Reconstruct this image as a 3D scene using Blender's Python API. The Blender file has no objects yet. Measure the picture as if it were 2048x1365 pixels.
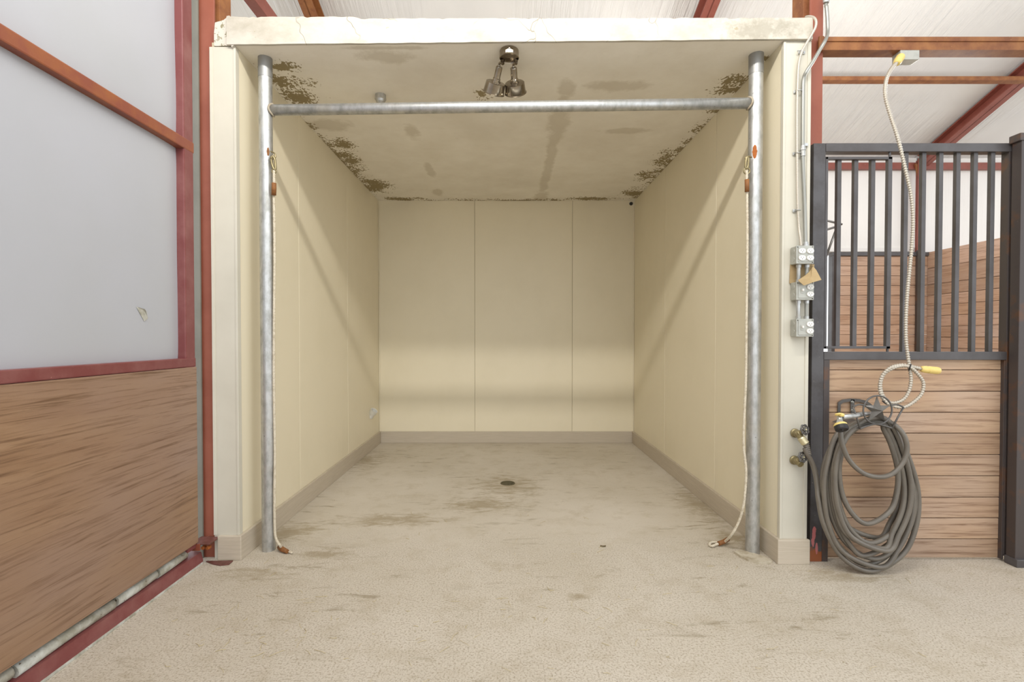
import bpy, bmesh, math, random
from math import sin, cos, pi, radians
from mathutils import Vector, Matrix, noise as mnoise
random.seed(7)
SC = bpy.context.scene
COL = SC.collection

# ------------------------------------------------------------------ camera
TH = radians(0.9)
cam_data = bpy.data.cameras.new('camera')
cam_data.sensor_width = 36.0
cam_data.lens = 36.0 * 1000 / 2048
cam_data.shift_x = 12.0 / 2048
cam_data.shift_y = 9.2 / 2048
cam_data.clip_end = 200
cam = bpy.data.objects.new('camera', cam_data)
COL.objects.link(cam)
cam.location = (0, 0, 1.2)
cam.rotation_euler = (pi / 2 - TH, 0, 0)
SC.camera = cam

# ------------------------------------------------------------------ world and lights
world = bpy.data.worlds.new('world')
SC.world = world
world.use_nodes = True
bg = world.node_tree.nodes['Background']
bg.inputs[0].default_value = (0.93, 0.965, 1.0, 1)
bg.inputs[1].default_value = 1.0

def area_light(name, loc, target, sx, sy, energy, col=(1, 1, 1)):
    d = bpy.data.lights.new(name, 'AREA')
    d.shape = 'RECTANGLE'; d.size = sx; d.size_y = sy; d.energy = energy; d.color = col
    o = bpy.data.objects.new(name, d); COL.objects.link(o)
    o.location = loc
    o.rotation_euler = (Vector(target) - Vector(loc)).to_track_quat('-Z', 'Y').to_euler()
    return o
area_light('aisle_strip_light', (0.0, 1.21, 3.56), (0, 4.4, 0.9), 3.0, 0.09, 37, (1.0, 0.965, 0.90))
def fill_point(name, loc, energy, radius=.12, col=(1, 1, 1)):
    d = bpy.data.lights.new(name, 'POINT'); d.energy = energy; d.shadow_soft_size = radius; d.color = col
    o = bpy.data.objects.new(name, d); COL.objects.link(o); o.location = loc
fill_point('stall_fill', (1.25, 4.9, 3.12), 6, .25, (1.0, .98, .95))      # unseen fill above the wash bay, added to brighten roof and stall
fill_point('stall_fill', (3.1, 3.6, 2.75), 35, .25, (1.0, .98, .95))  # added point light lifting the stall interior, no fixture there

SC.view_settings.view_transform = 'Standard'
SC.view_settings.look = 'None'
SC.view_settings.gamma = 1.0
SC.view_settings.use_curve_mapping = False
SC.view_settings.exposure = 0.90

# ------------------------------------------------------------------ pixel to point helpers (camera at 0,0,1.2)
def _dir(px, py):
    a = (px - 1012) / 1000.0
    b = (691.7 - py) / 1000.0
    return Vector((a, cos(TH) + b * sin(TH), -sin(TH) + b * cos(TH)))
C0 = Vector((0, 0, 1.2))
def PY(px, py, Y):
    d = _dir(px, py); return C0 + d * (Y / d.y)
def PX(px, py, X):
    d = _dir(px, py); return C0 + d * (X / d.x)
def PZ(px, py, Z):
    d = _dir(px, py); return C0 + d * ((Z - 1.2) / d.z)

# ------------------------------------------------------------------ materials
def srgb(r, g, b):
    def f(c):
        c /= 255.0
        return c / 12.92 if c <= 0.04045 else ((c + 0.055) / 1.055) ** 2.4
    return (f(r), f(g), f(b), 1)

class NT:
    def __init__(s, name):
        s.m = bpy.data.materials.new(name); s.m.use_nodes = True
        s.t = s.m.node_tree; s.b = s.t.nodes['Principled BSDF']
        s.tc = s.t.nodes.new('ShaderNodeTexCoord')
    def n(s, typ, **kw):
        nd = s.t.nodes.new(typ)
        for k, v in kw.items(): setattr(nd, k, v)
        return nd
    def l(s, a, b): s.t.links.new(a, b)
    def coords(s, scale=(1, 1, 1), rand=False, rot=(0, 0, 0)):
        mp = s.n('ShaderNodeMapping'); mp.inputs['Scale'].default_value = scale
        mp.inputs['Rotation'].default_value = rot
        src = s.tc.outputs['Object']
        if rand:
            oi = s.n('ShaderNodeObjectInfo'); ml = s.n('ShaderNodeMath', operation='MULTIPLY'); ml.inputs[1].default_value = 37.0
            s.l(oi.outputs['Random'], ml.inputs[0])
            ad = s.n('ShaderNodeVectorMath', operation='ADD'); s.l(src, ad.inputs[0]); s.l(ml.outputs[0], ad.inputs[1]); src = ad.outputs[0]
        s.l(src, mp.inputs['Vector']); return mp.outputs[0]
    def noise(s, vec, scale, detail=4, rough=0.55, dist=0.0):
        t = s.n('ShaderNodeTexNoise'); t.inputs['Scale'].default_value = scale; t.inputs['Detail'].default_value = detail
        t.inputs['Roughness'].default_value = rough; t.inputs['Distortion'].default_value = dist
        s.l(vec, t.inputs['Vector']); return t.outputs['Fac']
    def ramp(s, fac, lo, hi, a=0.0, b=1.0):
        r = s.n('ShaderNodeMapRange'); r.inputs[1].default_value = lo; r.inputs[2].default_value = hi
        r.inputs[3].default_value = a; r.inputs[4].default_value = b; r.clamp = True
        s.l(fac, r.inputs[0]); return r.outputs[0]
    def mix(s, fac, a, b):
        m = s.n('ShaderNodeMix', data_type='RGBA')
        if isinstance(fac, float): m.inputs[0].default_value = fac
        else: s.l(fac, m.inputs[0])
        for i, v in ((6, a), (7, b)):
            if isinstance(v, tuple): m.inputs[i].default_value = v
            else: s.l(v, m.inputs[i])
        return m.outputs[2]
    def math(s, op, a, b=0.0):
        m = s.n('ShaderNodeMath', operation=op)
        for i, v in ((0, a), (1, b)):
            if isinstance(v, (int, float)): m.inputs[i].default_value = v
            else: s.l(v, m.inputs[i])
        return m.outputs[0]
    def ell(s, c, r):
        """1 in the middle of an ellipsoid, 0 at its edge"""
        a = s.n('ShaderNodeVectorMath', operation='SUBTRACT'); s.l(s.tc.outputs['Object'], a.inputs[0]); a.inputs[1].default_value = c
        d = s.n('ShaderNodeVectorMath', operation='DIVIDE'); s.l(a.outputs[0], d.inputs[0]); d.inputs[1].default_value = r
        ln = s.n('ShaderNodeVectorMath', operation='LENGTH'); s.l(d.outputs[0], ln.inputs[0])
        return s.ramp(ln.outputs['Value'], 0, 1, 1, 0)
    def bump(s, h, strength, dist=0.01, prev=None):
        b = s.n('ShaderNodeBump'); b.inputs['Strength'].default_value = strength; b.inputs['Distance'].default_value = dist
        s.l(h, b.inputs['Height'])
        if prev is not None: s.l(prev, b.inputs['Normal'])
        return b.outputs[0]
    def done(s, col, rough=0.6, metal=0.0, normal=None, spec=None):
        if isinstance(col, tuple): s.b.inputs['Base Color'].default_value = col
        else: s.l(col, s.b.inputs['Base Color'])
        if isinstance(rough, (int, float)): s.b.inputs['Roughness'].default_value = rough
        else: s.l(rough, s.b.inputs['Roughness'])
        if isinstance(metal, (int, float)): s.b.inputs['Metallic'].default_value = metal
        else: s.l(metal, s.b.inputs['Metallic'])
        if normal is not None: s.l(normal, s.b.inputs['Normal'])
        if spec is not None: s.b.inputs['Specular IOR Level'].default_value = spec
        return s.m

def plain(name, c, rough=0.5, metal=0.0, spec=None):
    return NT(name).done(c, rough, metal, None, spec)

def painted(name, c, c2, rough=0.5, scale=6, amt=(0.45, 0.75), speck=None, speck_thr=0.7, speck_scale=60, metal=0.0, bumpv=0.05, rand=False):
    t = NT(name); v = t.coords(rand=rand)
    n = t.noise(v, scale, 5, 0.6)
    col = t.mix(t.ramp(n, *amt), c, c2)
    fine = t.noise(v, speck_scale, 3, 0.6)
    if speck:
        col = t.mix(t.ramp(fine, speck_thr, speck_thr + 0.04), col, speck)
    return t.done(col, rough, metal, t.bump(fine, bumpv, 0.003))

def wood(name, axis, tones, rough=0.5, knots=True, scale=1.0, kthr=0.72, kr=0.11):
    """grain runs along axis (0 = x, 1 = y)"""
    t = NT(name)
    st = [9.0 * scale, 9.0 * scale, 9.0 * scale]; st[axis] = 0.55 * scale
    v = t.coords(tuple(st), rand=True)
    st2 = [60.0, 60.0, 60.0]; st2[axis] = 2.2
    v2 = t.coords(tuple(st2), rand=True)
    st3 = [1.6, 1.6, 1.6]; st3[axis] = 0.9
    v3 = t.coords(tuple(st3), rand=True)
    n1 = t.noise(v, 1.6, 6, 0.6, 1.2)
    n2 = t.noise(v2, 1.3, 4, 0.65, 0.4)
    n3 = t.noise(v3, 1.5, 2, 0.5)
    col = t.mix(t.ramp(n1, 0.32, 0.68), tones[0], tones[1])
    col = t.mix(t.ramp(n3, 0.35, 0.7), col, tones[2])
    dark = t.ramp(n2, 0.50, 0.70, 0, 0.85)
    col = t.mix(dark, col, tones[3])
    if knots:
        vo = t.n('ShaderNodeTexVoronoi'); vo.inputs['Scale'].default_value = 1.0
        kc = [5.0, 5.0, 5.0]; kc[axis] = 2.6
        t.l(t.coords(tuple(kc), rand=True), vo.inputs['Vector'])
        sep = t.n('ShaderNodeSeparateColor'); t.l(vo.outputs['Color'], sep.inputs[0])
        pick = t.ramp(sep.outputs[0], kthr, kthr + .04)
        k = t.math('MULTIPLY', t.ramp(vo.outputs['Distance'], 0.03, kr, 0.8, 0.0), pick)
        col = t.mix(k, col, tones[3])
    oi = t.n('ShaderNodeObjectInfo')
    hs = t.n('ShaderNodeHueSaturation')
    t.l(t.ramp(oi.outputs['Random'], 0, 1, 0.86, 1.1), hs.inputs['Value'])
    t.l(col, hs.inputs['Color'])
    return t.done(hs.outputs[0], rough, 0, t.bump(n2, 0.25, 0.002))

M = {}
M['cream'] = painted('cream_wall_panel', srgb(233, 223, 197), srgb(228, 218, 191), 0.42, 2.0, bumpv=0.02)
M['jamb'] = painted('cream_corner_trim', srgb(206, 201, 186), srgb(197, 192, 177), 0.5, 3.0, (0.4, 0.8), srgb(170, 160, 140), 0.80, 40, bumpv=0.06)
M['seam'] = plain('panel_joint_gap', srgb(190, 180, 152), 0.7)  # wall core colour, darker than the panels, showing in their joints

def baseboard_mat():
    t = NT('taupe_baseboard'); v = t.coords((6, 6, 160))
    n = t.noise(v, 1.0, 4, 0.6, 0.6)
    col = t.mix(t.ramp(n, 0.35, 0.7), srgb(196, 184, 166), srgb(184, 172, 153))
    return t.done(col, 0.6, 0, t.bump(n, 0.35, 0.003))
M['base'] = baseboard_mat()

CEIL_Z = 2.757
XL, XR, YB = -1.446, 1.457, 5.70        # wash bay inside faces
def ceiling_mat():
    t = NT('peeling_plaster_ceiling')
    base = t.mix(t.ramp(t.noise(t.coords(), 3.0, 6, 0.65), 0.35, 0.75), srgb(244, 239, 228), srgb(232, 225, 211))
    base = t.mix(t.ramp(t.noise(t.coords((1, 1, 1)), 1.3, 3, 0.5), 0.5, 0.8, 0, 0.5), base, srgb(206, 197, 180))
    # soft water stains
    st = None
    warp = t.ramp(t.noise(t.coords(), 7, 7, 0.7), 0.3, 0.7, -0.30, 0.30)
    def P(px, py): p = PZ(px, py, CEIL_Z); return (p.x, p.y, p.z)
    stains = [(P(1132, 178), (.09, .16, .1)), (P(1122, 215), (.07, .35, .1)), (P(1117, 250), (.12, .42, .1)), (P(1106, 290), (.07, .6, .1)), (P(1099, 325), (.065, .8, .1)), (P(1090, 360), (.07, .8, .1)),
              (P(1081, 396), (.12, .4, .1)), (P(822, 264), (.09, .20, .1)), (P(860, 340), (.06, .3, .1)), (P(875, 385), (.08, .2, .1)),
              (P(1245, 262), (.33, .08, .1)), (P(770, 112), (.22, .10, .1)), (P(765, 96), (.35, .03, .1)), (P(660, 250), (.25, .16, .1)), (P(1235, 172), (.3, .1, .1))]
    for c, r in stains:
        e = t.ell(c, r); st = e if st is None else t.math('MAXIMUM', st, e)
    sf = t.ramp(t.math('ADD', st, warp), 0.22, 0.55, 0, 0.36)
    col = t.mix(sf, base, srgb(172, 158, 128))
    # peeled flakes with crisp edges
    pk = None
    peels = [(P(560, 135), (.16, .10, .1)), (P(578, 168), (.22, .17, .1)), (P(596, 195), (.22, .20, .1)), (P(700, 322), (.16, .35, .1)),
             (P(745, 372), (.26, .4, .1)), (P(690, 290), (.14, .2, .1)), (P(805, 398), (.36, .12, .1)), (P(1180, 398), (.50, .12, .1)), (P(965, 190), (.09, .10, .1)),
             (P(1482, 160), (.16, .10, .1)), (P(1460, 182), (.20, .10, .1)), (P(1432, 218), (.12, .12, .1)), (P(1330, 318), (.16, .3, .1)), (P(1300, 350), (.18, .3, .1)), (P(1270, 388), (.22, .3, .1)), (P(1535, 118), (.10, .04, .1))]
    for c, r in peels:
        e = t.ell(c, r); pk = e if pk is None else t.math('MAXIMUM', pk, e)
    for c, rr_ in (((XL, 4.4, CEIL_Z), (.10, 1.5, .1)), ((XR, 4.4, CEIL_Z), (.10, 1.5, .1)), ((0, YB, CEIL_Z), (1.6, .13, .1))):
        pk = t.math('MAXIMUM', pk, t.math('MULTIPLY', t.ell(c, rr_), .75))
    fl = t.noise(t.coords((1, .62, 1)), 62, 3, 0.55, 0.4)
    big = t.noise(t.coords(), 7, 4, 0.65)
    s = t.math('ADD', t.math('MULTIPLY', pk, 0.27), t.math('ADD', t.math('MULTIPLY', fl, 0.62), t.math('MULTIPLY', big, 0.62)))
    k = t.ramp(s, 0.755, 0.768)
    k = t.math('MULTIPLY', k, t.ramp(pk, 0.01, 0.1))
    col = t.mix(k, col, srgb(150, 135, 100))
    nb = t.bump(k, -0.5, 0.004)
    nb = t.bump(t.noise(t.coords(), 25, 5, 0.6), 0.12, 0.01, nb)
    return t.done(col, 0.75, 0, nb)
M['ceiling'] = ceiling_mat()

def plaster_mat():
    t = NT('cracked_plaster')
    n = t.noise(t.coords((1, 1, 1.6)), 5, 7, 0.7)
    col = t.mix(t.ramp(n, 0.42, 0.7), srgb(197, 191, 179), srgb(172, 165, 150))
    p = PY(1520, 60, 2.64)
    mould = t.ramp(t.math('ADD', t.ell((p.x, p.y, p.z), (.34, .3, .12)), t.ramp(t.noise(t.coords(), 22, 6, 0.7), 0.3, 0.7, -0.4, 0.4)), 0.3, 0.75, 0, 0.55)
    col = t.mix(mould, col, srgb(140, 134, 118))
    vo = t.n('ShaderNodeTexVoronoi', feature='DISTANCE_TO_EDGE'); vo.inputs['Scale'].default_value = 3.2
    wv = t.n('ShaderNodeTexNoise'); wv.inputs['Scale'].default_value = 6; t.l(t.tc.outputs['Object'], wv.inputs['Vector'])
    ad = t.n('ShaderNodeVectorMath', operation='MULTIPLY_ADD'); t.l(wv.outputs['Color'], ad.inputs[0]); ad.inputs[1].default_value = (.35, .35, .35); t.l(t.tc.outputs['Object'], ad.inputs[2])
    t.l(ad.outputs[0], vo.inputs['Vector'])
    cr = t.math('MULTIPLY', t.ramp(vo.outputs['Distance'], 0.0, 0.012, 0.8, 0), t.ramp(t.noise(t.coords(), 2.5, 2), 0.5, 0.6))
    col = t.mix(cr, col, srgb(120, 112, 96))
    chips = t.ramp(t.noise(t.coords((1, 1, 1.5)), 20, 4, 0.6), 0.69, 0.705)
    col = t.mix(t.math('MULTIPLY', chips, 0.7), col, srgb(160, 148, 118))
    return t.done(col, 0.75, 0, t.bump(t.math('SUBTRACT', n, cr), 0.35, 0.01))
M['plaster'] = plaster_mat()
def peel_mat():
    t = NT('peeled_plaster_end')
    k = t.ramp(t.noise(t.coords(), 38, 4, 0.6, 0.5), 0.56, 0.58)
    col = t.mix(k, srgb(204, 198, 186), srgb(140, 133, 106))
    return t.done(col, 0.8, 0, t.bump(k, -0.5, 0.004))
M['peel'] = peel_mat()

def floor_mat():
    t = NT('worn_concrete')
    o = t.coords()
    big = t.noise(o, 1.1, 4, 0.55)
    mid = t.noise(o, 6, 6, 0.7)
    fine = t.noise(o, 170, 3, 0.7)
    grit = t.noise(o, 120, 4, 0.75)
    sep = t.n('ShaderNodeSeparateXYZ'); t.l(t.tc.outputs['Object'], sep.inputs[0])
    rough_zone = t.ramp(t.math('ADD', sep.outputs['Y'], t.ramp(mid, .3, .7, -.2, .2)), 2.75, 3.15, 1, 0)
    col = t.mix(t.ramp(big, 0.3, 0.7), srgb(207, 198, 184), srgb(193, 183, 166))
    col = t.mix(t.ramp(mid, 0.5, 0.72, 0, 0.6), col, srgb(176, 163, 140))
    # scuffs, drawn out across the wash bay
    sc = t.noise(t.coords((1.4, 5.5, 1)), 2.4, 7, 0.72, 0.5)
    mark = t.math('MULTIPLY', t.ramp(sc, 0.57, 0.68, 0, 0.85), t.ramp(big, 0.42, 0.56))
    col = t.mix(mark, col, srgb(140, 127, 101))
    # damp ring round the drain and grime by the door, walls and posts
    def G(px, py, rx, ry): p = PZ(px, py, 0); return t.ell((p.x, p.y, 0), (rx, ry, 1))
    gr = None
    for a in ((1016, 972, .45, .5), (720, 920, .4, .6), (580, 1065, .30, .25), (500, 1150, .28, .12), (960, 1010, .5, .25), (1400, 1010, .25, .6), (650, 1110, .25, .12), (1690, 1150, .4, .12), (1470, 1080, .25, .25), (1160, 1195, .10, .05), (780, 1040, .6, .2)):
        e = G(*a); gr = e if gr is None else t.math('MAXIMUM', gr, e)
    gm = t.ramp(t.math('ADD', gr, t.ramp(t.noise(t.coords((.7, 1.5, 1)), 11, 8, 0.75, .4), 0.32, 0.68, -0.60, 0.50)), 0.25, 0.85, 0, 0.7)
    col = t.mix(gm, col, srgb(150, 134, 104))
    g2 = t.math('MULTIPLY', t.ramp(grit, 0.48, 0.66, 0, 0.95), t.ramp(rough_zone, 0, 1, 0.15, 1))
    col = t.mix(g2, col, srgb(150, 136, 114))
    hi = t.math('MULTIPLY', t.ramp(fine, 0.62, 0.72, 0, 0.6), rough_zone)
    col = t.mix(hi, col, srgb(232, 226, 214))
    h = t.math('ADD', t.math('MULTIPLY', grit, rough_zone), t.math('MULTIPLY', mid, 0.5))
    nb = t.bump(h, 0.35, 0.008)
    nb = t.bump(fine, 0.2, 0.003, nb)
    return t.done(col, 0.85, 0, nb)
M['floor'] = floor_mat()

M['red'] = painted('red_oxide_steel', srgb(140, 78, 66), srgb(124, 62, 50), 0.5, 5, (0.4, 0.7), srgb(190, 150, 130), 0.74, 70, bumpv=0.1)
M['rust'] = painted('rusty_orange_steel', srgb(150, 98, 54), srgb(122, 72, 40), 0.62, 14, (0.35, 0.65), srgb(180, 128, 80), 0.68, 90, bumpv=0.2)
M['rustrail'] = painted('rust_stained_rail', srgb(136, 74, 56), srgb(150, 90, 54), 0.5, 8, (0.4, 0.65), srgb(196, 150, 120), 0.74, 80, bumpv=0.15)
M['redpost'] = painted('red_oxide_post_paint', srgb(146, 82, 62), srgb(126, 62, 42), 0.5, 2.5, (0.4, 0.7), srgb(205, 170, 140), 0.76, 80, bumpv=0.1)
M['maroon'] = painted('maroon_door_frame_paint', srgb(122, 64, 63), srgb(140, 90, 87), 0.38, 7, (0.45, 0.75), srgb(190, 150, 140), 0.75, 60, bumpv=0.1)
M['black'] = painted('black_stall_steel', srgb(84, 81, 82), srgb(66, 61, 60), 0.35, 5, (0.4, 0.7), srgb(150, 138, 120), 0.76, 90, bumpv=0.1)
M['blackrust'] = painted('black_steel_rust_worn', srgb(70, 62, 60), srgb(104, 68, 42), 0.45, 6, (0.55, 0.7), srgb(150, 130, 110), 0.73, 90, bumpv=0.15)
M['iron'] = painted('dark_cast_iron', srgb(98, 95, 92), srgb(76, 73, 70), 0.38, 10, metal=0.3)
M['stariron'] = painted('pewter_star', srgb(128, 126, 122), srgb(104, 101, 97), 0.32, 12, metal=0.35)
M['greytrim'] = painted('grey_green_metal_trim', srgb(128, 126, 116), srgb(112, 110, 100), 0.5, 4)
def galv():
    t = NT('galvanised_pipe')
    n = t.noise(t.coords((1, 1, .5)), 26, 5, 0.65)
    n2 = t.noise(t.coords(), 5, 4, 0.6)
    col = t.mix(t.ramp(n, 0.4, 0.7), srgb(196, 197, 196), srgb(160, 160, 156))
    col = t.mix(t.ramp(n2, 0.55, 0.75, 0, 0.5), col, srgb(210, 204, 190))
    col = t.mix(t.ramp(t.noise(t.coords(), 70, 3), 0.70, 0.74, 0, .7), col, srgb(110, 106, 98))
    return t.done(col, t.ramp(n, 0.3, 0.7, 0.32, 0.5), 0.75, t.bump(n, 0.08, 0.003))
M['galv'] = galv()
M['pipe_cap'] = plain('dark_pipe_sleeve', srgb(150, 150, 148), 0.45, 0.6)
M['weld'] = painted('weld_bead', srgb(170, 160, 140), srgb(140, 120, 95), 0.6, 40)
M['rustspot'] = painted('orange_rust_patch', srgb(164, 92, 36), srgb(130, 66, 26), 0.8, 50)
M['chrome'] = painted('dull_chrome', srgb(176, 166, 150), srgb(128, 116, 98), 0.16, 9, (0.4, 0.7), metal=0.95)
M['brown_inside'] = plain('rusty_canopy_plate', srgb(124, 72, 44), 0.6)
M['lampglass'] = plain('frosted_lamp_face', srgb(220, 216, 200), 0.3)
M['conduit'] = plain('zinc_conduit', srgb(156, 156, 149), 0.38, 0.55)
M['boxgrey'] = painted('cast_grey_box', srgb(178, 178, 170), srgb(160, 160, 152), 0.45, 20, metal=0.35)
M['whiteplastic'] = plain('white_plastic', srgb(232, 230, 224), 0.35)
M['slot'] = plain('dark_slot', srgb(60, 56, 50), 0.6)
M['card'] = painted('brown_cardboard', srgb(176, 152, 112), srgb(158, 134, 96), 0.85, 8)
M['yellow'] = plain('yellow_plastic', srgb(232, 206, 124), 0.4)
M['armour'] = plain('steel_armour_cable', srgb(192, 184, 170), 0.4, 0.4)
M['rope'] = painted('off_white_rope', srgb(214, 204, 184), srgb(180, 166, 140), 0.85, 60)
M['leather'] = painted('brown_wrap', srgb(136, 88, 44), srgb(110, 68, 34), 0.7, 70)
M['brass'] = painted('weathered_brass', srgb(150, 138, 104), srgb(112, 100, 72), 0.4, 30, metal=0.7)
M['brass_bright'] = plain('nickel_hose_collar', srgb(206, 196, 160), 0.3, 0.6)
M['hose'] = painted('grey_rubber_hose', srgb(112, 105, 95), srgb(96, 90, 82), 0.38, 12, (0.4, 0.8), srgb(170, 164, 152), 0.78, 60)
M['zipblack'] = plain('black_tie', srgb(40, 38, 38), 0.5)
M['pvc'] = painted('white_pvc', srgb(222, 220, 212), srgb(206, 202, 190), 0.4, 10)
M['offwhite'] = painted('white_seal_and_leak_strip', srgb(204, 204, 196), srgb(160, 156, 140), 0.7, 16, (0.4, 0.62), srgb(96, 80, 60), 0.66, 45)
M['straw'] = plain('pale_straw', srgb(206, 190, 148), 0.8)
M['drain'] = painted('dark_drain_iron', srgb(104, 96, 70), srgb(76, 70, 52), 0.6, 40, metal=0.4)
M['leaf'] = plain('dry_brown_leaf', srgb(112, 96, 68), 0.8)
M['chunk'] = painted('broken_concrete', srgb(190, 180, 160), srgb(150, 136, 110), 0.9, 20, bumpv=0.3)
M['woodgold'] = wood('stained_stall_plank', 0, (srgb(190, 158, 124), srgb(166, 132, 104), srgb(180, 154, 132), srgb(120, 88, 64)))
M['woodback'] = wood('stained_rear_plank', 0, (srgb(206, 170, 142), srgb(190, 152, 124), srgb(204, 174, 152), srgb(146, 106, 80)))
M['woodside'] = wood('stained_partition_plank', 1, (srgb(204, 170, 144), srgb(190, 154, 128), srgb(208, 180, 164), srgb(150, 114, 90)))
M['ply'] = wood('stained_plywood', 1, (srgb(166, 134, 104), srgb(146, 112, 84), srgb(158, 130, 112), srgb(112, 82, 60)), rough=0.42, scale=0.8, kthr=.45, kr=.15)

def vinyl(name, c, c2, axis, wr=0.35, sc=7.0, gloss=0.4):
    t = NT(name)
    st = [sc, sc, sc]; st[axis] = 0.35
    if axis == 1: st[2] = 0.9
    n = t.noise(t.coords(tuple(st)), 1.6, 5, 0.6, 0.2)
    mask = t.ramp(t.noise(t.coords(), 0.8, 2), 0.42, 0.62)
    big = t.noise(t.coords(), 1.2, 3)
    col = t.mix(t.ramp(big, 0.3, 0.7), c, c2)
    nb = t.bump(t.math('MULTIPLY', t.ramp(n, .35, .65), mask), wr, 0.02)
    return t.done(col, gloss, 0, nb)
M['roofvinyl'] = vinyl('white_roof_insulation', srgb(224, 222, 219), srgb(214, 213, 212), 1, 0.6, 9.0)
M['wallvinyl'] = vinyl('white_wall_insulation', srgb(236, 232, 226), srgb(228, 224, 220), 2, 0.3, 5.0)
M['doorvinyl'] = vinyl('grey_white_door_lining', srgb(182, 184, 192), srgb(178, 180, 185), 2, 0.02, 1.5, 0.38)

# ------------------------------------------------------------------ mesh builder
class MB:
    def __init__(s): s.v = []; s.f = []; s.sm = []
    def _add(s, vs, fs, smooth=False):
        k = len(s.v); s.v += [Vector(v) for v in vs]
        s.f += [tuple(i + k for i in f) for f in fs]; s.sm += [smooth] * len(fs)
        return s
    def box(s, x0, x1, y0, y1, z0, z1, bev=0.0, mat=None):
        bm = bmesh.new(); bmesh.ops.create_cube(bm, size=1)
        for v in bm.verts:
            v.co = Vector(((x0 + x1) / 2 + v.co.x * (x1 - x0), (y0 + y1) / 2 + v.co.y * (y1 - y0), (z0 + z1) / 2 + v.co.z * (z1 - z0)))
        if bev > 0: bmesh.ops.bevel(bm, geom=bm.edges[:], offset=min(bev, abs(x1 - x0) * .45, abs(y1 - y0) * .45, abs(z1 - z0) * .45), segments=2, affect='EDGES', profile=0.6)
        bm.verts.index_update()
        vs = [(mat @ v.co) if mat else v.co.copy() for v in bm.verts]
        fs = [tuple(v.index for v in f.verts) for f in bm.faces]
        bm.free(); return s._add(vs, fs)
    def prism(s, pts, off):
        """closed polygon of 3-D points pushed along the vector off"""
        off = Vector(off); n = len(pts); p = [Vector(q) for q in pts]
        vs = p + [q + off for q in p]
        nrm = Vector((0, 0, 0))
        for i in range(n): nrm += p[i].cross(p[(i + 1) % n])
        a, b = tuple(range(n)), tuple(range(2 * n - 1, n - 1, -1))
        fs = [a, b] + [(i, i + n, (i + 1) % n + n, (i + 1) % n) for i in range(n)]
        if nrm.dot(off) > 0: fs = [tuple(reversed(f)) for f in fs]
        return s._add(vs, fs)
    def tube(s, pts, r, seg=10, closed=False, rfun=None, cap=True):
        pts = [Vector(p) for p in pts]; n = len(pts)
        T = []
        for i in range(n):
            if closed: d = pts[(i + 1) % n] - pts[i - 1]
            else: d = pts[min(i + 1, n - 1)] - pts[max(i - 1, 0)]
            if d.length < 1e-9: d = Vector((0, 0, 1))
            T.append(d.normalized())
        up = Vector((0, 0, 1)) if abs(T[0].z) < 0.9 else Vector((0, 1, 0))
        N = (up - T[0] * up.dot(T[0])).normalized()
        vs = []
        for i in range(n):
            N = (N - T[i] * N.dot(T[i]))
            N = N.normalized() if N.length > 1e-6 else Vector((1, 0, 0))
            B = T[i].cross(N)
            rr = rfun(i) if rfun else r
            for k in range(seg):
                a = 2 * pi * k / seg
                vs.append(pts[i] + (N * cos(a) + B * sin(a)) * rr)
        fs = []
        for i in range(n if closed else n - 1):
            j = (i + 1) % n
            for k in range(seg):
                k2 = (k + 1) % seg
                fs.append((i * seg + k, i * seg + k2, j * seg + k2, j * seg + k))
        s._add(vs, fs, True)
        if not closed and cap:
            b = len(s.v) - n * seg
            s.f.append(tuple(b + k for k in range(seg - 1, -1, -1))); s.sm.append(False)
            s.f.append(tuple(b + (n - 1) * seg + k for k in range(seg))); s.sm.append(False)
        return s
    def lathe(s, o, axis, prof, seg=24, smooth=True):
        """prof = [(distance along axis, radius)...]"""
        o = Vector(o); A = Vector(axis).normalized()
        up = Vector((0, 0, 1)) if abs(A.z) < 0.9 else Vector((1, 0, 0))
        N = (up - A * up.dot(A)).normalized(); B = A.cross(N)
        vs = []
        for h, r in prof:
            for k in range(seg):
                a = 2 * pi * k / seg; vs.append(o + A * h + (N * cos(a) + B * sin(a)) * max(r, 1e-5))
        fs = [(i * seg + k, i * seg + (k + 1) % seg, (i + 1) * seg + (k + 1) % seg, (i + 1) * seg + k) for i in range(len(prof) - 1) for k in range(seg)]
        s._add(vs, fs, False)
        b = len(s.v) - len(vs)
        if prof[0][1] > 1e-4: s.f.append(tuple(b + k for k in range(seg - 1, -1, -1))); s.sm.append(False)
        if prof[-1][1] > 1e-4: s.f.append(tuple(b + (len(prof) - 1) * seg + k for k in range(seg))); s.sm.append(False)
        return s
    def grid(s, fn, nu, nv, smooth=True):
        vs = [fn(i / nu, j / nv) for j in range(nv + 1) for i in range(nu + 1)]
        w = nu + 1
        fs = [(j * w + i, j * w + i + 1, (j + 1) * w + i + 1, (j + 1) * w + i) for j in range(nv) for i in range(nu)]
        return s._add(vs, fs, smooth)
    def build(s, name, mat, parent=None, origin=None, fix=False):
        if parent is not None and origin is None: base = Vector((0, 0, 0)) if not hasattr(parent, 'matrix_world') else wloc(parent)
        else: base = Vector(origin) if origin is not None else Vector((0, 0, 0))
        me = bpy.data.meshes.new(name)
        me.from_pydata([v - base for v in s.v], [], s.f)
        me.polygons.foreach_set('use_smooth', s.sm)
        me.materials.append(mat)
        if fix:
            bm = bmesh.new(); bm.from_mesh(me); bmesh.ops.recalc_face_normals(bm, faces=bm.faces[:]); bm.to_mesh(me); bm.free()
        me.update()
        o = bpy.data.objects.new(name, me); COL.objects.link(o)
        if parent is not None:
            o.parent = parent
            if origin is not None: o.location = base - wloc(parent)
        else: o.location = base
        return o

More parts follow.
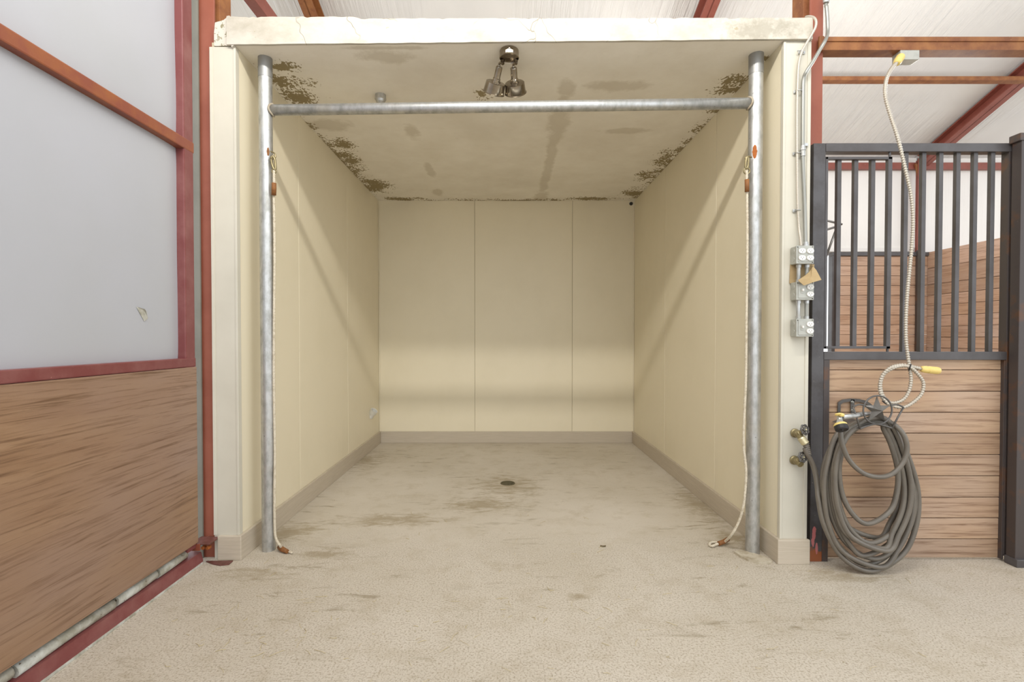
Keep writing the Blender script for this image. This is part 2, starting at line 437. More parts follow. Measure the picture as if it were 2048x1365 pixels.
def wloc(o):
    v = Vector(o.location)
    while o.parent: o = o.parent; v += Vector(o.location)
    return v
def tag(o, label, cat, group=None, kind=None):
    o['label'] = label; o['category'] = cat
    if group: o['group'] = group
    if kind: o['kind'] = kind
    return o
def thing(name, loc, label, cat, group=None, kind=None):
    o = bpy.data.objects.new(name, None); o.empty_display_size = 0.1; COL.objects.link(o); o.location = loc
    return tag(o, label, cat, group, kind)
def copy_tree(o, delta, parent=None):
    c = o.copy(); COL.objects.link(c)
    if parent is None: c.location = Vector(o.location) + Vector(delta)
    else: c.parent = parent
    for ch in list(o.children): copy_tree(ch, delta, c)
    return c
def spline(pts, n=8, closed=False):
    pts = [Vector(p) for p in pts]; out = []; m = len(pts)
    rng = m if closed else m - 1
    for i in range(rng):
        if closed: a, b, c, d = pts[i - 1], pts[i], pts[(i + 1) % m], pts[(i + 2) % m]
        else: a, b, c, d = pts[max(i - 1, 0)], pts[i], pts[i + 1], pts[min(i + 2, m - 1)]
        for k in range(n):
            t = k / n
            out.append(0.5 * ((2 * b) + (c - a) * t + (2 * a - 5 * b + 4 * c - d) * t * t + (3 * b - a - 3 * c + d) * t ** 3))
    if not closed: out.append(pts[-1])
    return out
def resample(pts, step):
    out = [pts[0].copy()]; acc = 0.0
    for i in range(1, len(pts)):
        a, b = pts[i - 1], pts[i]; L = (b - a).length
        if L < 1e-9: continue
        t = step - acc
        while t <= L: out.append(a + (b - a) * (t / L)); t += step
        acc = L - (t - step)
    return out

# ================================================================== LARGE STRUCTURE
XL, XR, YB = -1.446, 1.457, 5.70        # wash bay inside faces
YFL, YFR = 2.695, 2.645                 # front faces of the two jambs
def yf(x): return YFL + (x + 1.5) / 3.05 * (YFR - YFL)

f = MB()
f.grid(lambda u, v: Vector((-8 + 18 * u, -7 + 21 * v, 0)), 6, 6)
tag(f.build('floor', M['floor']), 'worn pale concrete floor running from the aisle into the wash bay', 'floor', kind='structure')

# --- wash bay walls: core + lining panels with open joints
def lined_wall(name, core, panels, label):
    w = MB().box(*core).build(name, M['seam'])
    tag(w, label, 'wall', kind='structure')
    for p in panels:
        c = ((p[0] + p[1]) / 2, (p[2] + p[3]) / 2, 0)
        MB().box(*p, bev=0.0025).build('wall_panel', M['cream'], w, origin=c)
    return w
seamY = [2.70, 3.50, 4.57, 5.69]
g = 0.0022
lined_wall('wall_left', (-1.573, XL - 0.006, 2.70, 5.85, 0, 2.78), [(XL - 0.008, XL, seamY[i] + g, seamY[i + 1] - g, 0, CEIL_Z) for i in range(3)], 'cream panelled left wall inside the wash bay')
seamY = [2.655, 3.48, 4.59, 5.69]
lined_wall('wall_right', (XR + 0.006, 1.60, 2.66, 5.85, 0, 2.78), [(XR, XR + 0.008, seamY[i] + g, seamY[i + 1] - g, 0, CEIL_Z) for i in range(3)], 'cream panelled right wall inside the wash bay')
sx = [XL, -0.355, 0.755, XR]
lined_wall('wall_back', (XL - .004, XR + .004, YB + 0.006, 5.85, 0, 2.78), [(sx[i] + g, sx[i + 1] - g, YB, YB + 0.008, 0, CEIL_Z) for i in range(3)], 'cream panelled rear wall of the wash bay')
# slim angle trims in the rear corners
for i, (x, sgn) in enumerate(((XL, 1), (XR, -1))):
    tag(MB().box(min(x, x + sgn * .012), max(x, x + sgn * .012), YB - 0.012, YB, 0.13, CEIL_Z, bev=.003).build('trim_%d' % (i + 3), M['cream']),
        'slim cream corner bead in the %s rear corner of the wash bay' % ('left' if i == 0 else 'right'), 'trim', kind='structure')

# --- jambs: face casing with a narrow raised edge bead
jl = MB()
a = PY(425, 600, YFL).x; b = XL
jl.prism([(a, YFL, 0), (b, YFL - .001, 0), (b, 2.72, 0), (a, 2.72, 0)], (0, 0, CEIL_Z - 0.003))
jl.box(a - .003, a + .012, YFL - .004, YFL + .02, 0.13, CEIL_Z - .004, bev=.002)
jl.box(b - .010, b + .003, YFL - .004, YFL + .03, 0.13, CEIL_Z - .004, bev=.002)
tag(jl.build('trim_1', M['jamb']), 'cream corner casing on the left jamb of the wash bay', 'trim', kind='structure')
jr = MB()
a = XR; b = PY(1618, 600, YFR).x
jr.prism([(a, YFR, 0), (b, YFR, 0), (b, 2.67, 0), (a, 2.67, 0)], (0, 0, CEIL_Z - 0.003))
jr.box(a - .003, a + .010, YFR - .004, YFR + .02, 0.13, CEIL_Z - .004, bev=.002)
jr.box(b - .020, b - .003, YFR - .004, YFR + .02, 0.13, CEIL_Z - .004, bev=.002)
tag(jr.build('trim_2', M['jamb']), 'cream corner casing on the right jamb carrying the outlet boxes', 'trim', kind='structure')
XJR = b

# --- baseboards
bb = MB()
bb.box(XL, XL + .02, YFL - .02, YB - .002, 0, .132, bev=.003)
a = PY(435, 1100, YFL - .02).x
bb.box(a, XL + .019, YFL - .021, YFL, 0, .131, bev=.004)
bb.box(a, a + .02, YFL - .02, YFL + .03, 0, .130, bev=.003)
tag(bb.build('baseboard_left', M['base']), 'taupe wood baseboard along the left side of the wash bay', 'baseboard', kind='structure')
bb = MB()
bb.box(XR - .02, XR, YFR - .02, YB - .002, 0, .132, bev=.003)
bb.box(XR - .019, PY(1620, 1100, YFR - .02).x, YFR - .021, YFR, 0, .131, bev=.004)
tag(bb.build('baseboard_right', M['base']), 'taupe wood baseboard along the right side of the wash bay', 'baseboard', kind='structure')
bb = MB().box(XL + .02, XR - .02, YB - .02, YB, 0, .130, bev=.003)
tag(bb.build('baseboard_back', M['base']), 'taupe wood baseboard at the foot of the rear wash bay wall', 'baseboard', kind='structure')

# --- booth ceiling slab + plaster fascia with a ragged top
ce = MB().prism([(-1.47, yf(-1.47) - .004, CEIL_Z), (1.60, yf(1.6) - .004, CEIL_Z), (1.60, 5.85, CEIL_Z), (-1.47, 5.85, CEIL_Z)], (0, 0, .115))
tag(ce.build('ceiling', M['ceiling'], fix=True), 'stained plaster ceiling of the wash bay with peeling paint', 'ceiling', kind='structure')
fa = MB()
top = []
N = 150
def lerp(a, b, t): return a + (b - a) * t
for i in range(N + 1):
    t = i / N; px = lerp(457, 1621, t)
    py = 33.5 if px < 728 else lerp(37, 35.5, (px - 728) / 893)
    if 728 < px < 742: py = 39
    py += mnoise.noise(Vector((px * .05, 0, 0))) * 1.3 + (2.0 if random.random() < .06 else 0)
    x = lerp(PY(457, 60, yf(-1.5)).x, PY(1621, 60, yf(1.6)).x, t)
    q = PY(px, py, yf(x) - .02); top.append(Vector((x, yf(x) - .02, q.z)))
bot = [Vector((p.x, p.y, CEIL_Z - .001 - .004 * abs(mnoise.noise(Vector((p.x * 6, 3, 0)))))) for p in top]
vs = []; fs = []
for k, (a, b) in enumerate(zip(top, bot)):
    vs += [a, b, Vector((a.x, a.y + .015, a.z)), Vector((b.x, b.y + .015, b.z))]
for k in range(N):
    i = 4 * k; j = i + 4
    fs += [(i, i + 1, j + 1, j), (i + 2, j + 2, j + 3, i + 3), (i, j, j + 2, i + 2), (i + 1, i + 3, j + 3, j + 1)]
fs += [(0, 2, 3, 1), (4 * N, 4 * N + 1, 4 * N + 3, 4 * N + 2)]
fa._add(vs, fs)
fas = fa.build('trim_5', M['plaster'])
tag(fas, 'cracked white plaster fascia across the top of the wash bay opening', 'trim', kind='structure')
ch = MB()
Yc = YFL - .005
ch.box(-1.57, -1.46, Yc + .055, 5.85, CEIL_Z + .005, 2.88)
ch.prism([PY(430, 45, Yc), PY(447, 40, Yc), PY(456, 33, Yc), PY(458, 60, Yc), PY(462, 91, Yc), PY(428, 92, Yc), PY(428, 66, Yc)], (0, .05, 0))
ch.build('peeled_corner', M['peel'], fas)
ch = MB().prism([PY(453, 32, Yc - .012), PY(459, 31, Yc - .012), PY(468, 90, Yc - .012), PY(463, 94, Yc - .012)], (0, .02, 0))
ch.build('lifted_edge', M['plaster'], fas)

# --- steel frame, roof and far walls of the barn
YFAR = 6.15; SL = 0.36
def roofz(y): return 3.40 + SL * (YFAR - y)
YR = -0.6
RX = [-3.6, -1.62, 1.66, 5.02, 7.6]
roof = thing('roof', (0, YFAR, 3.4), 'white insulated barn roof sloping up towards the aisle', 'roof', kind='structure')
for i in range(4):
    seg_x = [RX[i] + .003, RX[i + 1] - .003]
    def fn(u, v, a=seg_x[0], b=seg_x[1]):
        x = a + (b - a) * u; y = YFAR + .05 + (YR - YFAR - .05) * v
        e = min(u, 1 - u)
        z = roofz(y) + .02 + .035 * math.exp(-e * 14) * 0 + .012 * mnoise.noise(Vector((x * 5, y * .35, 0))) - .03 * sin(pi * u) * 0.5
        return Vector((x, y, z))
    MB().grid(fn, 40, 30).build('roof_panel', M['roofvinyl'], roof)
MB().grid(lambda u, v: Vector((RX[0] + (RX[-1] - RX[0]) * u, YFAR + .2 + (YR - YFAR - .3) * v, roofz(YFAR + .2 + (YR - YFAR - .3) * v) + .12)), 2, 2).build('roof_deck', M['roofvinyl'], roof)

wf = thing('wall_far', (0, YFAR, 0), 'white insulated outer barn wall behind the horse stall', 'wall', kind='structure')
PLT = 2.225
def wallfn(x0, x1, z0, z1):
    def fn(u, v):
        x = x0 + (x1 - x0) * u; z = z0 + (z1 - z0) * v
        e = math.exp(-min(v, 1 - v) * 16)
        return Vector((x, YFAR + .03 - .02 * sin(pi * u) + .012 * e * mnoise.noise(Vector((x * 7, z, 2))), z))
    return fn
MB().grid(wallfn(5.09, 7.6, 0, 3.45), 30, 24).build('insulation_panel', M['wallvinyl'], wf)
MB().grid(wallfn(4.03, 5.05, PLT, 3.45), 20, 12).build('insulation_panel', M['wallvinyl'], wf)
MB().grid(wallfn(3.0, 4.03, PLT, 3.45), 20, 12).build('insulation_panel', M['wallvinyl'], wf)
MB().grid(wallfn(-3.6, 3.0, 0, 3.45), 50, 12).build('insulation_panel', M['wallvinyl'], wf)
MB().box(-3.6, 3.0, YFAR + .08, YFAR + .1, 0, 3.5).box(5.0, 7.6, YFAR + .08, YFAR + .1, 0, 3.5).box(3.0, 5.0, YFAR + .08, YFAR + .1, PLT, 3.5).box(4.05, 5.0, YFAR + .08, YFAR + .1, 0, PLT).build('wall_cladding', M['wallvinyl'], wf)
MB().box(3.0, 5.05, YFAR - .01, YFAR + .05, PLT + .03, PLT + .08, bev=.006).build('ledge', M['wallvinyl'], wf)

def steel(name, args, m, label, cat, extra=()):
    t = MB(); t.box(*args, bev=.003)
    for e in extra: t.box(*e, bev=.002)
    return tag(t.build(name, m), label, cat)
# eave strut
es = MB().box(-3.6, 7.6, YFAR - .06, YFAR - .002, PY(1700, 338, YFAR - .06).z, PY(1700, 325, YFAR - .06).z, bev=.004)
tag(es.build('eave_beam', M['red']), 'long red steel eave beam across the top of the far wall', 'beam')
pr = MB()
z1 = PY(1700, 153, 4.85).z
pr.box(-3.6, 7.6, 4.845, 4.851, PY(1700, 160, 4.85).z, z1).box(-3.6, 7.6, 4.845, 4.92, PY(1700, 160, 4.85).z - .004, PY(1700, 160, 4.85).z)
pr.box(-3.6, 7.6, 4.914, 4.92, PY(1700, 160, 4.85).z, PY(1700, 160, 4.85).z + .02)
tag(pr.build('roof_purlin', M['rust']), 'rust-orange roof purlin seen above the stall, the farther and thinner', 'purlin')

# door header channel above stall front
hb = MB(); Yh = 2.70
zt = PY(1700, 74.5, Yh).z; zb = PY(1700, 98, Yh).z
hb.box(1.686, 4.9, Yh, Yh + .006, zb, zt)
hb.box(1.686, 4.9, Yh, Yh + .072, zb - .005, zb)
hb.box(1.686, 4.9, Yh - .006, Yh + .002, zt - .024, zt, bev=.002)
hb.box(1.686, 4.9, Yh, Yh + .072, zt - .005, zt)
hbo = tag(hb.build('header_channel', M['rust']), 'rusty orange channel beam above the stall front, plug hanging below it', 'beam')
tt = MB().prism([PY(1639, 72, 2.69), PY(1648, 72, 2.69), PY(1648, 100, 2.69), PY(1638, 100, 2.69)], (0, .012, 0))
tt.build('end_bracket', M['rust'], hbo)

# columns
def column(x0, x1, xf0, xf1, y, label):
    t = thing('steel_column', ((x0 + x1) / 2, y + .07, 0), label, 'column')
    MB().box(x0, x1, y, y + .012, 0, roofz(y) - .02, bev=.002).build('flange', M['redpost'], t)
    MB().box(xf0, xf1, y + .05, y + .16, 0, roofz(y + .16) - .02, bev=.002).build('web', M['rust'], t)
    return t
xa = PY(401, 700, 2.715).x; xb = PY(437, 700, 2.715).x
column(xa, PY(428, 20, 2.715).x, PY(424, 20, 2.77).x, PY(441, 20, 2.77).x, 2.715, 'tall red steel column between sliding door and left jamb')
xr0 = PY(1620, 100, 2.72).x; xr1 = PY(1646, 100, 2.72).x
column(xr0, xr1, PY(1605, 10, 2.78).x, PY(1622, 10, 2.78).x, 2.72, 'red steel column rising behind the right jamb of the wash bay')
# grey jamb angle left of the left column
steel('grey_door_stop', (PY(390, 600, 2.70).x - .02, PY(402, 600, 2.705).x, 2.70, 2.712, 0, roofz(2.7) - .05), M['greytrim'], 'grey metal strip standing between door edge and red column', 'trim')

# rafters (in the planes of the columns and of the stall partition)
def rafter(x, w, label, y0=YFAR - .06, m='red', depth=.17):
    t = MB(); a = roofz(y0) - .01; b = roofz(YR) - .01
    for xx0, xx1, zz0, zz1 in ((x - w / 2, x + w / 2, -depth, -depth + .012), (x - w / 2, x + w / 2, -.012, 0), (x - .006, x + .006, -depth, 0)):
        t.prism([(xx0, y0, a + zz0), (xx0, YR, b + zz0), (xx0, YR, b + zz1), (xx0, y0, a + zz1)], (xx1 - xx0, 0, 0))
    return tag(t.build('roof_rafter', M[m], fix=True), label, 'rafter')
rafter(PY(1434, 0, 4.06).x, .11, 'red roof rafter showing above the fascia near its right end', m='red')
rafter(PY(603, 0, 4.06).x, .11, 'rusty orange roof rafter rising above the fascia near its left end', m='rust')
XS = 5.05
ra = rafter(XS + .0, .13, 'red roof rafter slanting down to the corner post of the stall', depth=.13)
# stall corner column
cc = thing('steel_column', (XS, YFAR - .06, 0), 'red steel column at the far corner of the horse stall', 'column')
c0 = PY(1836, 400, YFAR - .10).x; c1 = PY(1852, 400, YFAR - .10).x
MB().box(c0, c1, YFAR - .10, YFAR - .088, 0, 3.36, bev=.002).build('flange', M['red'], cc)
MB().box((c0 + c1) / 2 - .006, (c0 + c1) / 2 + .006, YFAR - .10, YFAR - .01, 0, 3.36).build('web', M['red'], cc)
MB().prism([(c0 - .03, YFAR - .09, 3.30), (c0 + .01, YFAR - .09, 3.30), (c0 + .01, YFAR - .09, 3.16)], (0, .02, 0)).build('gusset', M['rust'], cc)
# level side beam at the left behind the fascia
pA = PY(489, 0, 3.27); pB = PY(513, 0, 3.27)
lb = MB().box(pA.x, pA.x + .075, 2.9, YFAR - .06, pA.z - .01, pA.z + .09, bev=.003)
tag(lb.build('side_beam', M['red']), 'level red steel beam running back above the left end of the fascia', 'beam')

# wall above the sliding door (left side of the aisle)
wl = MB().box(-1.80, -1.78, YR, 2.70, 3.15, 5.8)
tag(wl.build('wall_side', M['wallvinyl']), 'white insulated wall above the sliding door', 'wall', kind='structure')

# ================================================================== SLIDING BARN DOOR (left)
XD = -1.62
D = thing('door_1', (XD, 0.6, 0), 'large sliding barn door, grey-white lining above stained plywood, maroon tube frame', 'door', kind='structure')
Y0, Y1 = -1.6, PX(388.5, 500, XD).y
Ys = PX(370, 500, XD).y
zr1 = PX(389, 287.7, XD).z; zr0 = zr1 - .055
zm1 = PX(392, 716, XD).z; zm0 = PX(392, 733.5, XD).z
tb = .045
MB().box(XD - tb, XD, Ys, Y1, .10, 3.2, bev=.006).build('frame_stile', M['maroon'], D)
MB().box(XD - tb, XD, Y0, Y0 + .07, .10, 3.2, bev=.006).build('frame_stile', M['maroon'], D)
MB().box(XD - tb, XD, Y0, Y1, 3.2, 3.26, bev=.006).build('frame_rail', M['maroon'], D)
MB().box(XD - tb, XD + .002, Y0, Y1 + .004, zr0, zr1, bev=.006).build('frame_rail', M['rustrail'], D)
MB().box(XD - tb, XD + .002, Y0, Y1 + .003, zm0, zm1, bev=.005).build('frame_rail', M['maroon'], D)
def lining(z0, z1):
    def fn(u, v):
        y = Y0 + .05 + (Ys - Y0 - .03) * u; z = z0 - .01 + (z1 - z0 + .02) * v
        e = math.exp(-(1 - u) * 60) + math.exp(-v * 30) * .4 + math.exp(-(1 - v) * 30) * .4
        return Vector((XD - .030 - .012 * e + .004 * mnoise.noise(Vector((y * 1.7, z * 2.3, 5))), y, z))
    return fn
MB().grid(lining(zm1, zr0), 70, 30).build('lining_panel', M['doorvinyl'], D)
MB().grid(lining(zr1, 3.2), 70, 20).build('lining_panel', M['doorvinyl'], D)
MB().box(XD - .06, XD - .05, Y0, Y1 - .01, .1, 3.2).build('backing', M['doorvinyl'], D)
zp = .128
pl = MB().box(XD - .004, XD + .009, Y0 + .02, Y1 - .004, zp, zm0 - .001, bev=.002).build('plywood_panel', M['ply'], D)
# white seal tube pieces in the gap under the plywood
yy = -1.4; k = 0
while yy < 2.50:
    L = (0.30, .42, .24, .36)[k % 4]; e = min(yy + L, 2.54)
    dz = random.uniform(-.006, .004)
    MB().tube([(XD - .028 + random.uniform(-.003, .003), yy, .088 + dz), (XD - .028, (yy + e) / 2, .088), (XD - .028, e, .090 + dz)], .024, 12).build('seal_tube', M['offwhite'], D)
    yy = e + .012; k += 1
# bottom rail: angled two-face angle iron
br = MB()
prof = [(XD - .05, .012), (XD + .012, .012), (XD + .010, .028), (XD + .002, .064), (XD - .05, .068)]
br.prism([(x, Y0, z) for x, z in prof], (0, PX(404, 1110, XD + .006).y - Y0, 0))
br.build('bottom_rail', M['maroon'], D)
MB().box(XD - .03, XD + .014, Y0, 2.63, 0.001, .012).build('light_leak_strip', M['offwhite'], D)  # white strip standing in for the light leaking under the rail
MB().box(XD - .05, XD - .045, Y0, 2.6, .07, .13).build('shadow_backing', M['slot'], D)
# screws and torn flap
for (px, py) in ((153, 742), (262, 736), (394, 745)):
    p = PX(px, py + 20, XD - .012); MB().lathe((XD - .013, p.y, p.z), (1, 0, 0), [(0, .004), (.003, .0035)], 8).build('screw', M['conduit'], D)
p = PX(288, 628, XD - .03)
MB()._add([p + Vector((.002, -.05, .03)), p + Vector((.012, -.01, .02)), p + Vector((.004, .02, -.02)), p + Vector((.001, 0, -.035)), p + Vector((.008, .005, .01))], [(0, 1, 4), (1, 2, 4), (2, 3, 4), (3, 0, 4)]).build('torn_flap', M['offwhite'], D)

# roller guide bolted to foot of column
M['guide'] = painted('rust_streaked_guide', srgb(112, 70, 64), srgb(92, 52, 40), .5, 30, (.4, .6))
gd = thing('floor_guide', (-1.60, 2.66, .09), 'rusty maroon door guide bracket bolted to the column foot', 'bracket')
MB().box(-1.655, -1.552, 2.60, 2.70, .114, .121, bev=.002).build('top_plate', M['guide'], gd)
MB().box(-1.655, -1.60, 2.595, 2.602, .085, .121, bev=.002).build('front_lip', M['redpost'], gd)
for x in (-1.60, -1.575): MB().lathe((x, 2.64, .09), (0, -1, 0), [(0, .011), (.02, .011), (.024, .007)], 6).build('bolt', M['rustspot'], gd)
pts = [PZ(412, 1124, .003), PZ(424, 1129, .003), PZ(440, 1132, .003), PZ(458, 1130, .003), PZ(466, 1123, .003)]
tag(MB().prism([(p.x, p.y, .001) for p in pts], (0, 0, .006)).build('steel_floor_plate', M['guide']), 'flat maroon steel plate set in the floor before the left jamb', 'plate')

# ================================================================== PIPE FRAME IN FRONT OF BAY
def pipe_post(px0, px1, py_mid, Y, label, wx):
    x = (PY(px0, py_mid, Y).x + PY(px1, py_mid, Y).x) / 2; r = (PY(px1, py_mid, Y).x - PY(px0, py_mid, Y).x) / 2
    t = thing('pipe_post', (x, Y, 0), label, 'pipe')
    MB().lathe((x, Y, -.01), (0, 0, 1), [(0, r), (CEIL_Z + .01 - .10, r)], 32).build('tube', M['galv'], t)
    MB().lathe((x, Y, CEIL_Z - .11), (0, 0, 1), [(0, r + .0015), (.11, r + .0015)], 32).build('top_sleeve', M['pipe_cap'], t)
    return t, x, r
pL, xl, rl = pipe_post(522, 547.5, 700, 2.81, 'round galvanised steel post standing by the left wall of the bay', 0)
pR, xr, rr = pipe_post(1494.5, 1521, 700, 2.775, 'round galvanised steel post standing by the right wall of the bay', 0)
A = PY(545, 220.5, 2.81); B = PY(1497, 207, 2.775)
A.x = xl + rl * .7; B.x = xr - rr * .7; A.y = 2.81; B.y = 2.775
cb = thing('cross_pipe', A, 'horizontal galvanised pipe welded between the two round posts', 'pipe')
MB().tube([A, A.lerp(B, .5), B], .0295, 28).build('tube', M['galv'], cb)
for q, s in ((A, 1), (B, -1)):
    rg = [q + Vector((s * .012 + .006 * cos(2 * k * pi / 24 * 2) * s * -1, .031 * cos(2 * pi * k / 24), .031 * sin(2 * pi * k / 24))) for k in range(24)]
    MB().tube(rg, .0055, 8, closed=True).build('weld', M['weld'], cb)
# rust patches on the posts
def patch(x, y, z, r, a0, hw, hh, m, parent):
    def fn(u, v):
        t = v * 2 - 1; w = hw * (1 - t * t) ** .5 * (1 + .3 * mnoise.noise(Vector((t * 5, x, 0))))
        a = a0 + (u * 2 - 1) * w / r
        return Vector((x + (r + .0012) * sin(a), y - (r + .0012) * cos(a), z + t * hh))
    MB().grid(fn, 6, 14).build('rust_patch', m, parent)
patch(xl, 2.81, PY(541, 303, 2.78).z, rl, .75, .007, .024, M['leather'], pL)
patch(xr, 2.775, PY(1501, 303, 2.74).z, rr, -.55, .011, .038, M['rustspot'], pR)

# base chunk at the right post
bs = MB(); pts = [(1468, 1103), (1480, 1101), (1500, 1104), (1525, 1112), (1545, 1122), (1518, 1125), (1498, 1120), (1480, 1112)]
pp = [PZ(a, b, .012) for a, b in pts]
bs.prism([(p.x, p.y, -.002) for p in pp], (0, 0, .014))
tag(bs.build('broken_concrete_collar', M['chunk']), 'cracked slab of concrete lifted round the foot of the right post', 'concrete')

# ================================================================== TIE ROPES
def rope_mesh(pts, R=.0075, pitch=.028):
    mb = MB(); p = resample(spline(pts, 10), .006); n = len(p)
    T = [(p[min(i + 1, n - 1)] - p[max(i - 1, 0)]).normalized() for i in range(n)]
    N = Vector((0, 1, 0)); N = (N - T[0] * N.dot(T[0])).normalized(); fr = []
    for i in range(n):
        N = (N - T[i] * N.dot(T[i])).normalized(); fr.append((N.copy(), T[i].cross(N)))
    for k in range(3):
        q = []
        for i in range(n):
            a = 2 * pi * (i * .006 / pitch + k / 3.0)
            q.append(p[i] + (fr[i][0] * cos(a) + fr[i][1] * sin(a)) * R * .5)
        mb.tube(q, R * .56, 6)
    return mb
def ring(c, n, R, r, seg=18, sq=1.0):
    n = Vector(n).normalized(); u = n.orthogonal().normalized(); v = n.cross(u)
    return MB().tube([Vector(c) + (u * cos(2 * pi * k / seg) * sq + v * sin(2 * pi * k / seg)) * R for k in range(seg)], r, 8, closed=True)

Yr = 2.80
rl_t = thing('tie_rope', PY(546, 330, Yr), 'off-white tie rope hanging beside the left post, end curled on floor', 'rope')
e = PY(545.5, 311, Yr)
MB().tube(spline([PY(541, 303, Yr - .03), PY(549, 307, Yr - .01), PY(551, 314, Yr - .01), PY(545, 318, Yr - .02), PY(540, 314, Yr - .03)], 6), .004, 8).build('eye_bolt', M['brass'], rl_t)
MB().tube(spline([PY(544, 313, Yr - .02), PY(542.5, 322, Yr - .02), PY(546, 335, Yr - .02), PY(550, 340, Yr - .02), PY(551, 331, Yr - .02), PY(549, 318, Yr - .02), PY(545, 312, Yr - .02)], 6), .0068, 8).build('snap_hook', M['brass'], rl_t)
ring(PY(548, 343, Yr - .02), (0, 1, .1), .0115, .0035).build('swivel_ring', M['brass'], rl_t)
rope_mesh([PY(548, 341, Yr - .02), PY(548, 360, Yr - .02), PY(547.5, 390, Yr - .01), PY(549, 500, Yr), PY(548, 620, Yr), PY(547.5, 760, Yr), PY(549.5, 900, Yr), PY(549, 985, Yr - .01), PY(549.5, 1060, 2.79), PY(553, 1080, 2.79), PY(559, 1090, 2.76), PZ(566, 1099, .013), PZ(585, 1106.5, .009)]).build('rope', M['rope'], rl_t)
MB().tube([PY(548, 366.5, Yr - .02), PY(548, 377, Yr - .02), PY(547.5, 391, Yr - .012)], .0125, 12).build('upper_wrap', M['leather'], rl_t)
MB().tube([PZ(558, 1095, .017), PZ(564, 1099, .017), PZ(575, 1104, .014)], .0135, 12, rfun=lambda i: (.011, .0145, .011)[i]).build('lower_wrap', M['leather'], rl_t)

Yr = 2.74
rr_t = thing('tie_rope', PY(1494, 330, Yr), 'off-white tie rope hanging beside the right post, looped end resting on floor', 'rope')
MB().tube(spline([PY(1503, 315, Yr), PY(1496, 313, Yr - .01), PY(1491, 317, Yr - .01), PY(1495, 321, Yr - .01)], 6), .0045, 8).build('eye_bolt', M['brass'], rr_t)
MB().tube(spline([PY(1494, 314, Yr - .01), PY(1497, 320, Yr - .01), PY(1495.5, 334, Yr - .01), PY(1491, 336, Yr - .01), PY(1492, 322, Yr - .01), PY(1494, 314, Yr - .01)], 6), .0062, 8).build('snap_hook', M['brass'], rr_t)
ring(PY(1493.5, 342, Yr - .01), (0, 1, .1), .0165, .0035).build('swivel_ring', M['brass'], rr_t)
rope_mesh([PY(1493.5, 342, Yr - .01), PY(1493.5, 360, Yr - .01), PY(1494, 390, Yr), PY(1494.5, 500, Yr), PY(1493, 620, Yr), PY(1491.5, 760, Yr), PY(1487, 880, Yr), PY(1492, 940, Yr), PY(1490, 985, Yr), PY(1486, 1015, Yr), PY(1477, 1045, 2.76), PY(1463, 1070, 2.78), PZ(1448, 1085, .02),
           PZ(1434, 1089, .014), PZ(1424, 1093, .010), PZ(1419, 1090, .010), PZ(1424, 1085.5, .010), PZ(1437, 1085.5, .014)]).build('rope', M['rope'], rr_t)
MB().tube([PY(1493.8, 359, Yr - .01), PY(1494, 371, Yr - .008), PY(1494, 384, Yr - .005)], .0115, 12).build('upper_wrap', M['leather'], rr_t)
MB().tube([PZ(1456, 1079, .028), PZ(1447, 1084.5, .022), PZ(1437, 1088, .017)], .0125, 12).build('lower_wrap', M['leather'], rr_t)

# ================================================================== CEILING FIXTURES
c = Vector((PY(1018.5, 110, 2.735).x, 2.735, CEIL_Z))
FL = thing('twin_floodlight', c, 'twin-headed chrome floodlight fixed to the ceiling behind the fascia', 'lamp')
MB().lathe(c, (0, 0, -1), [(0, .05), (.004, .052), (.036, .052), (.040, .0535), (.043, .050), (.036, .047)], 32).build('junction_ring', M['chrome'], FL)
MB().lathe(c + Vector((0, 0, -.026)), (0, 0, -1), [(0, .046), (.006, .045), (.009, .036)], 32).build('canopy_plate', M['brown_inside'], FL)
w = MB(); zc = c.z - .034
w.prism([(c.x - .032, c.y - .012, zc), (c.x + .032, c.y - .012, zc), (c.x + .018, c.y + .022, zc), (c.x - .018, c.y + .022, zc)], (0, 0, -.012))
w.build('cover_wedge', M['chrome'], FL)
MB().lathe(c + Vector((0, -.0535, -.012)), (0, -1, 0), [(0, .007), (.004, .006)], 10).build('screw', M['chrome'], FL)
def head(neck, tip, sx):
    """neck = knuckle point, tip = centre of the can's mouth"""
    A = (tip - neck).normalized(); L = (tip - neck).length
    MB().lathe(neck, A, [(0, .016), (.004, .0185), (L * .42, .0185), (L * .44, .0215), (L * .52, .0215), (L * .53, .026), (L * .58, .026)], 24).build('lamp_socket', M['chrome'], FL)
    s = MB().lathe(neck, A, [(L * .56, .020), (L * .58, .050), (L * .60, .055), (L * .97, .060), (L * .985, .064), (L, .064), (L * .985, .0595), (L * .66, .052), (L * .62, .02)], 36).build('lamp_shade', M['chrome'], FL)
    MB().lathe(neck, A, [(L * .88, .0), (L * .881, .056), (L * .84, .056)], 28).build('lamp_face', M['lampglass'], s)
    k = MB().tube(spline([c + Vector((sx * .026, .02, -.030)), c + Vector((sx * .036, .022, -.046)), neck + Vector((0, -.002, .014)), neck + A * .01], 5), .0075, 10)
    k.lathe(c + Vector((sx * .036, .012, -.050)), (0, 1, 0), [(0, .011), (.02, .011)], 14)
    k.build('knuckle', M['chrome'], FL)
nl = PY(999, 133, 2.80); nr = PY(1027, 135, 2.80)
head(nl, PY(987, 186, 2.885), -1)
head(nr, PY(1031, 186, 2.90), 1)

q = PZ(761, 190, CEIL_Z)
cs = thing('ceiling_cup', q, 'small round metal cup fitting on the ceiling above the cross pipe', 'fitting')
MB().lathe(q, (0, 0, -1), [(0, .034), (.022, .034), (.024, .036), (.030, .036), (.032, .033)], 26).build('rim', M['galv'], cs)
MB().lathe(q, (0, 0, -1), [(.031, .033), (.045, .028), (.056, .018), (.058, .0)], 26).build('dome', M['galv'], cs)

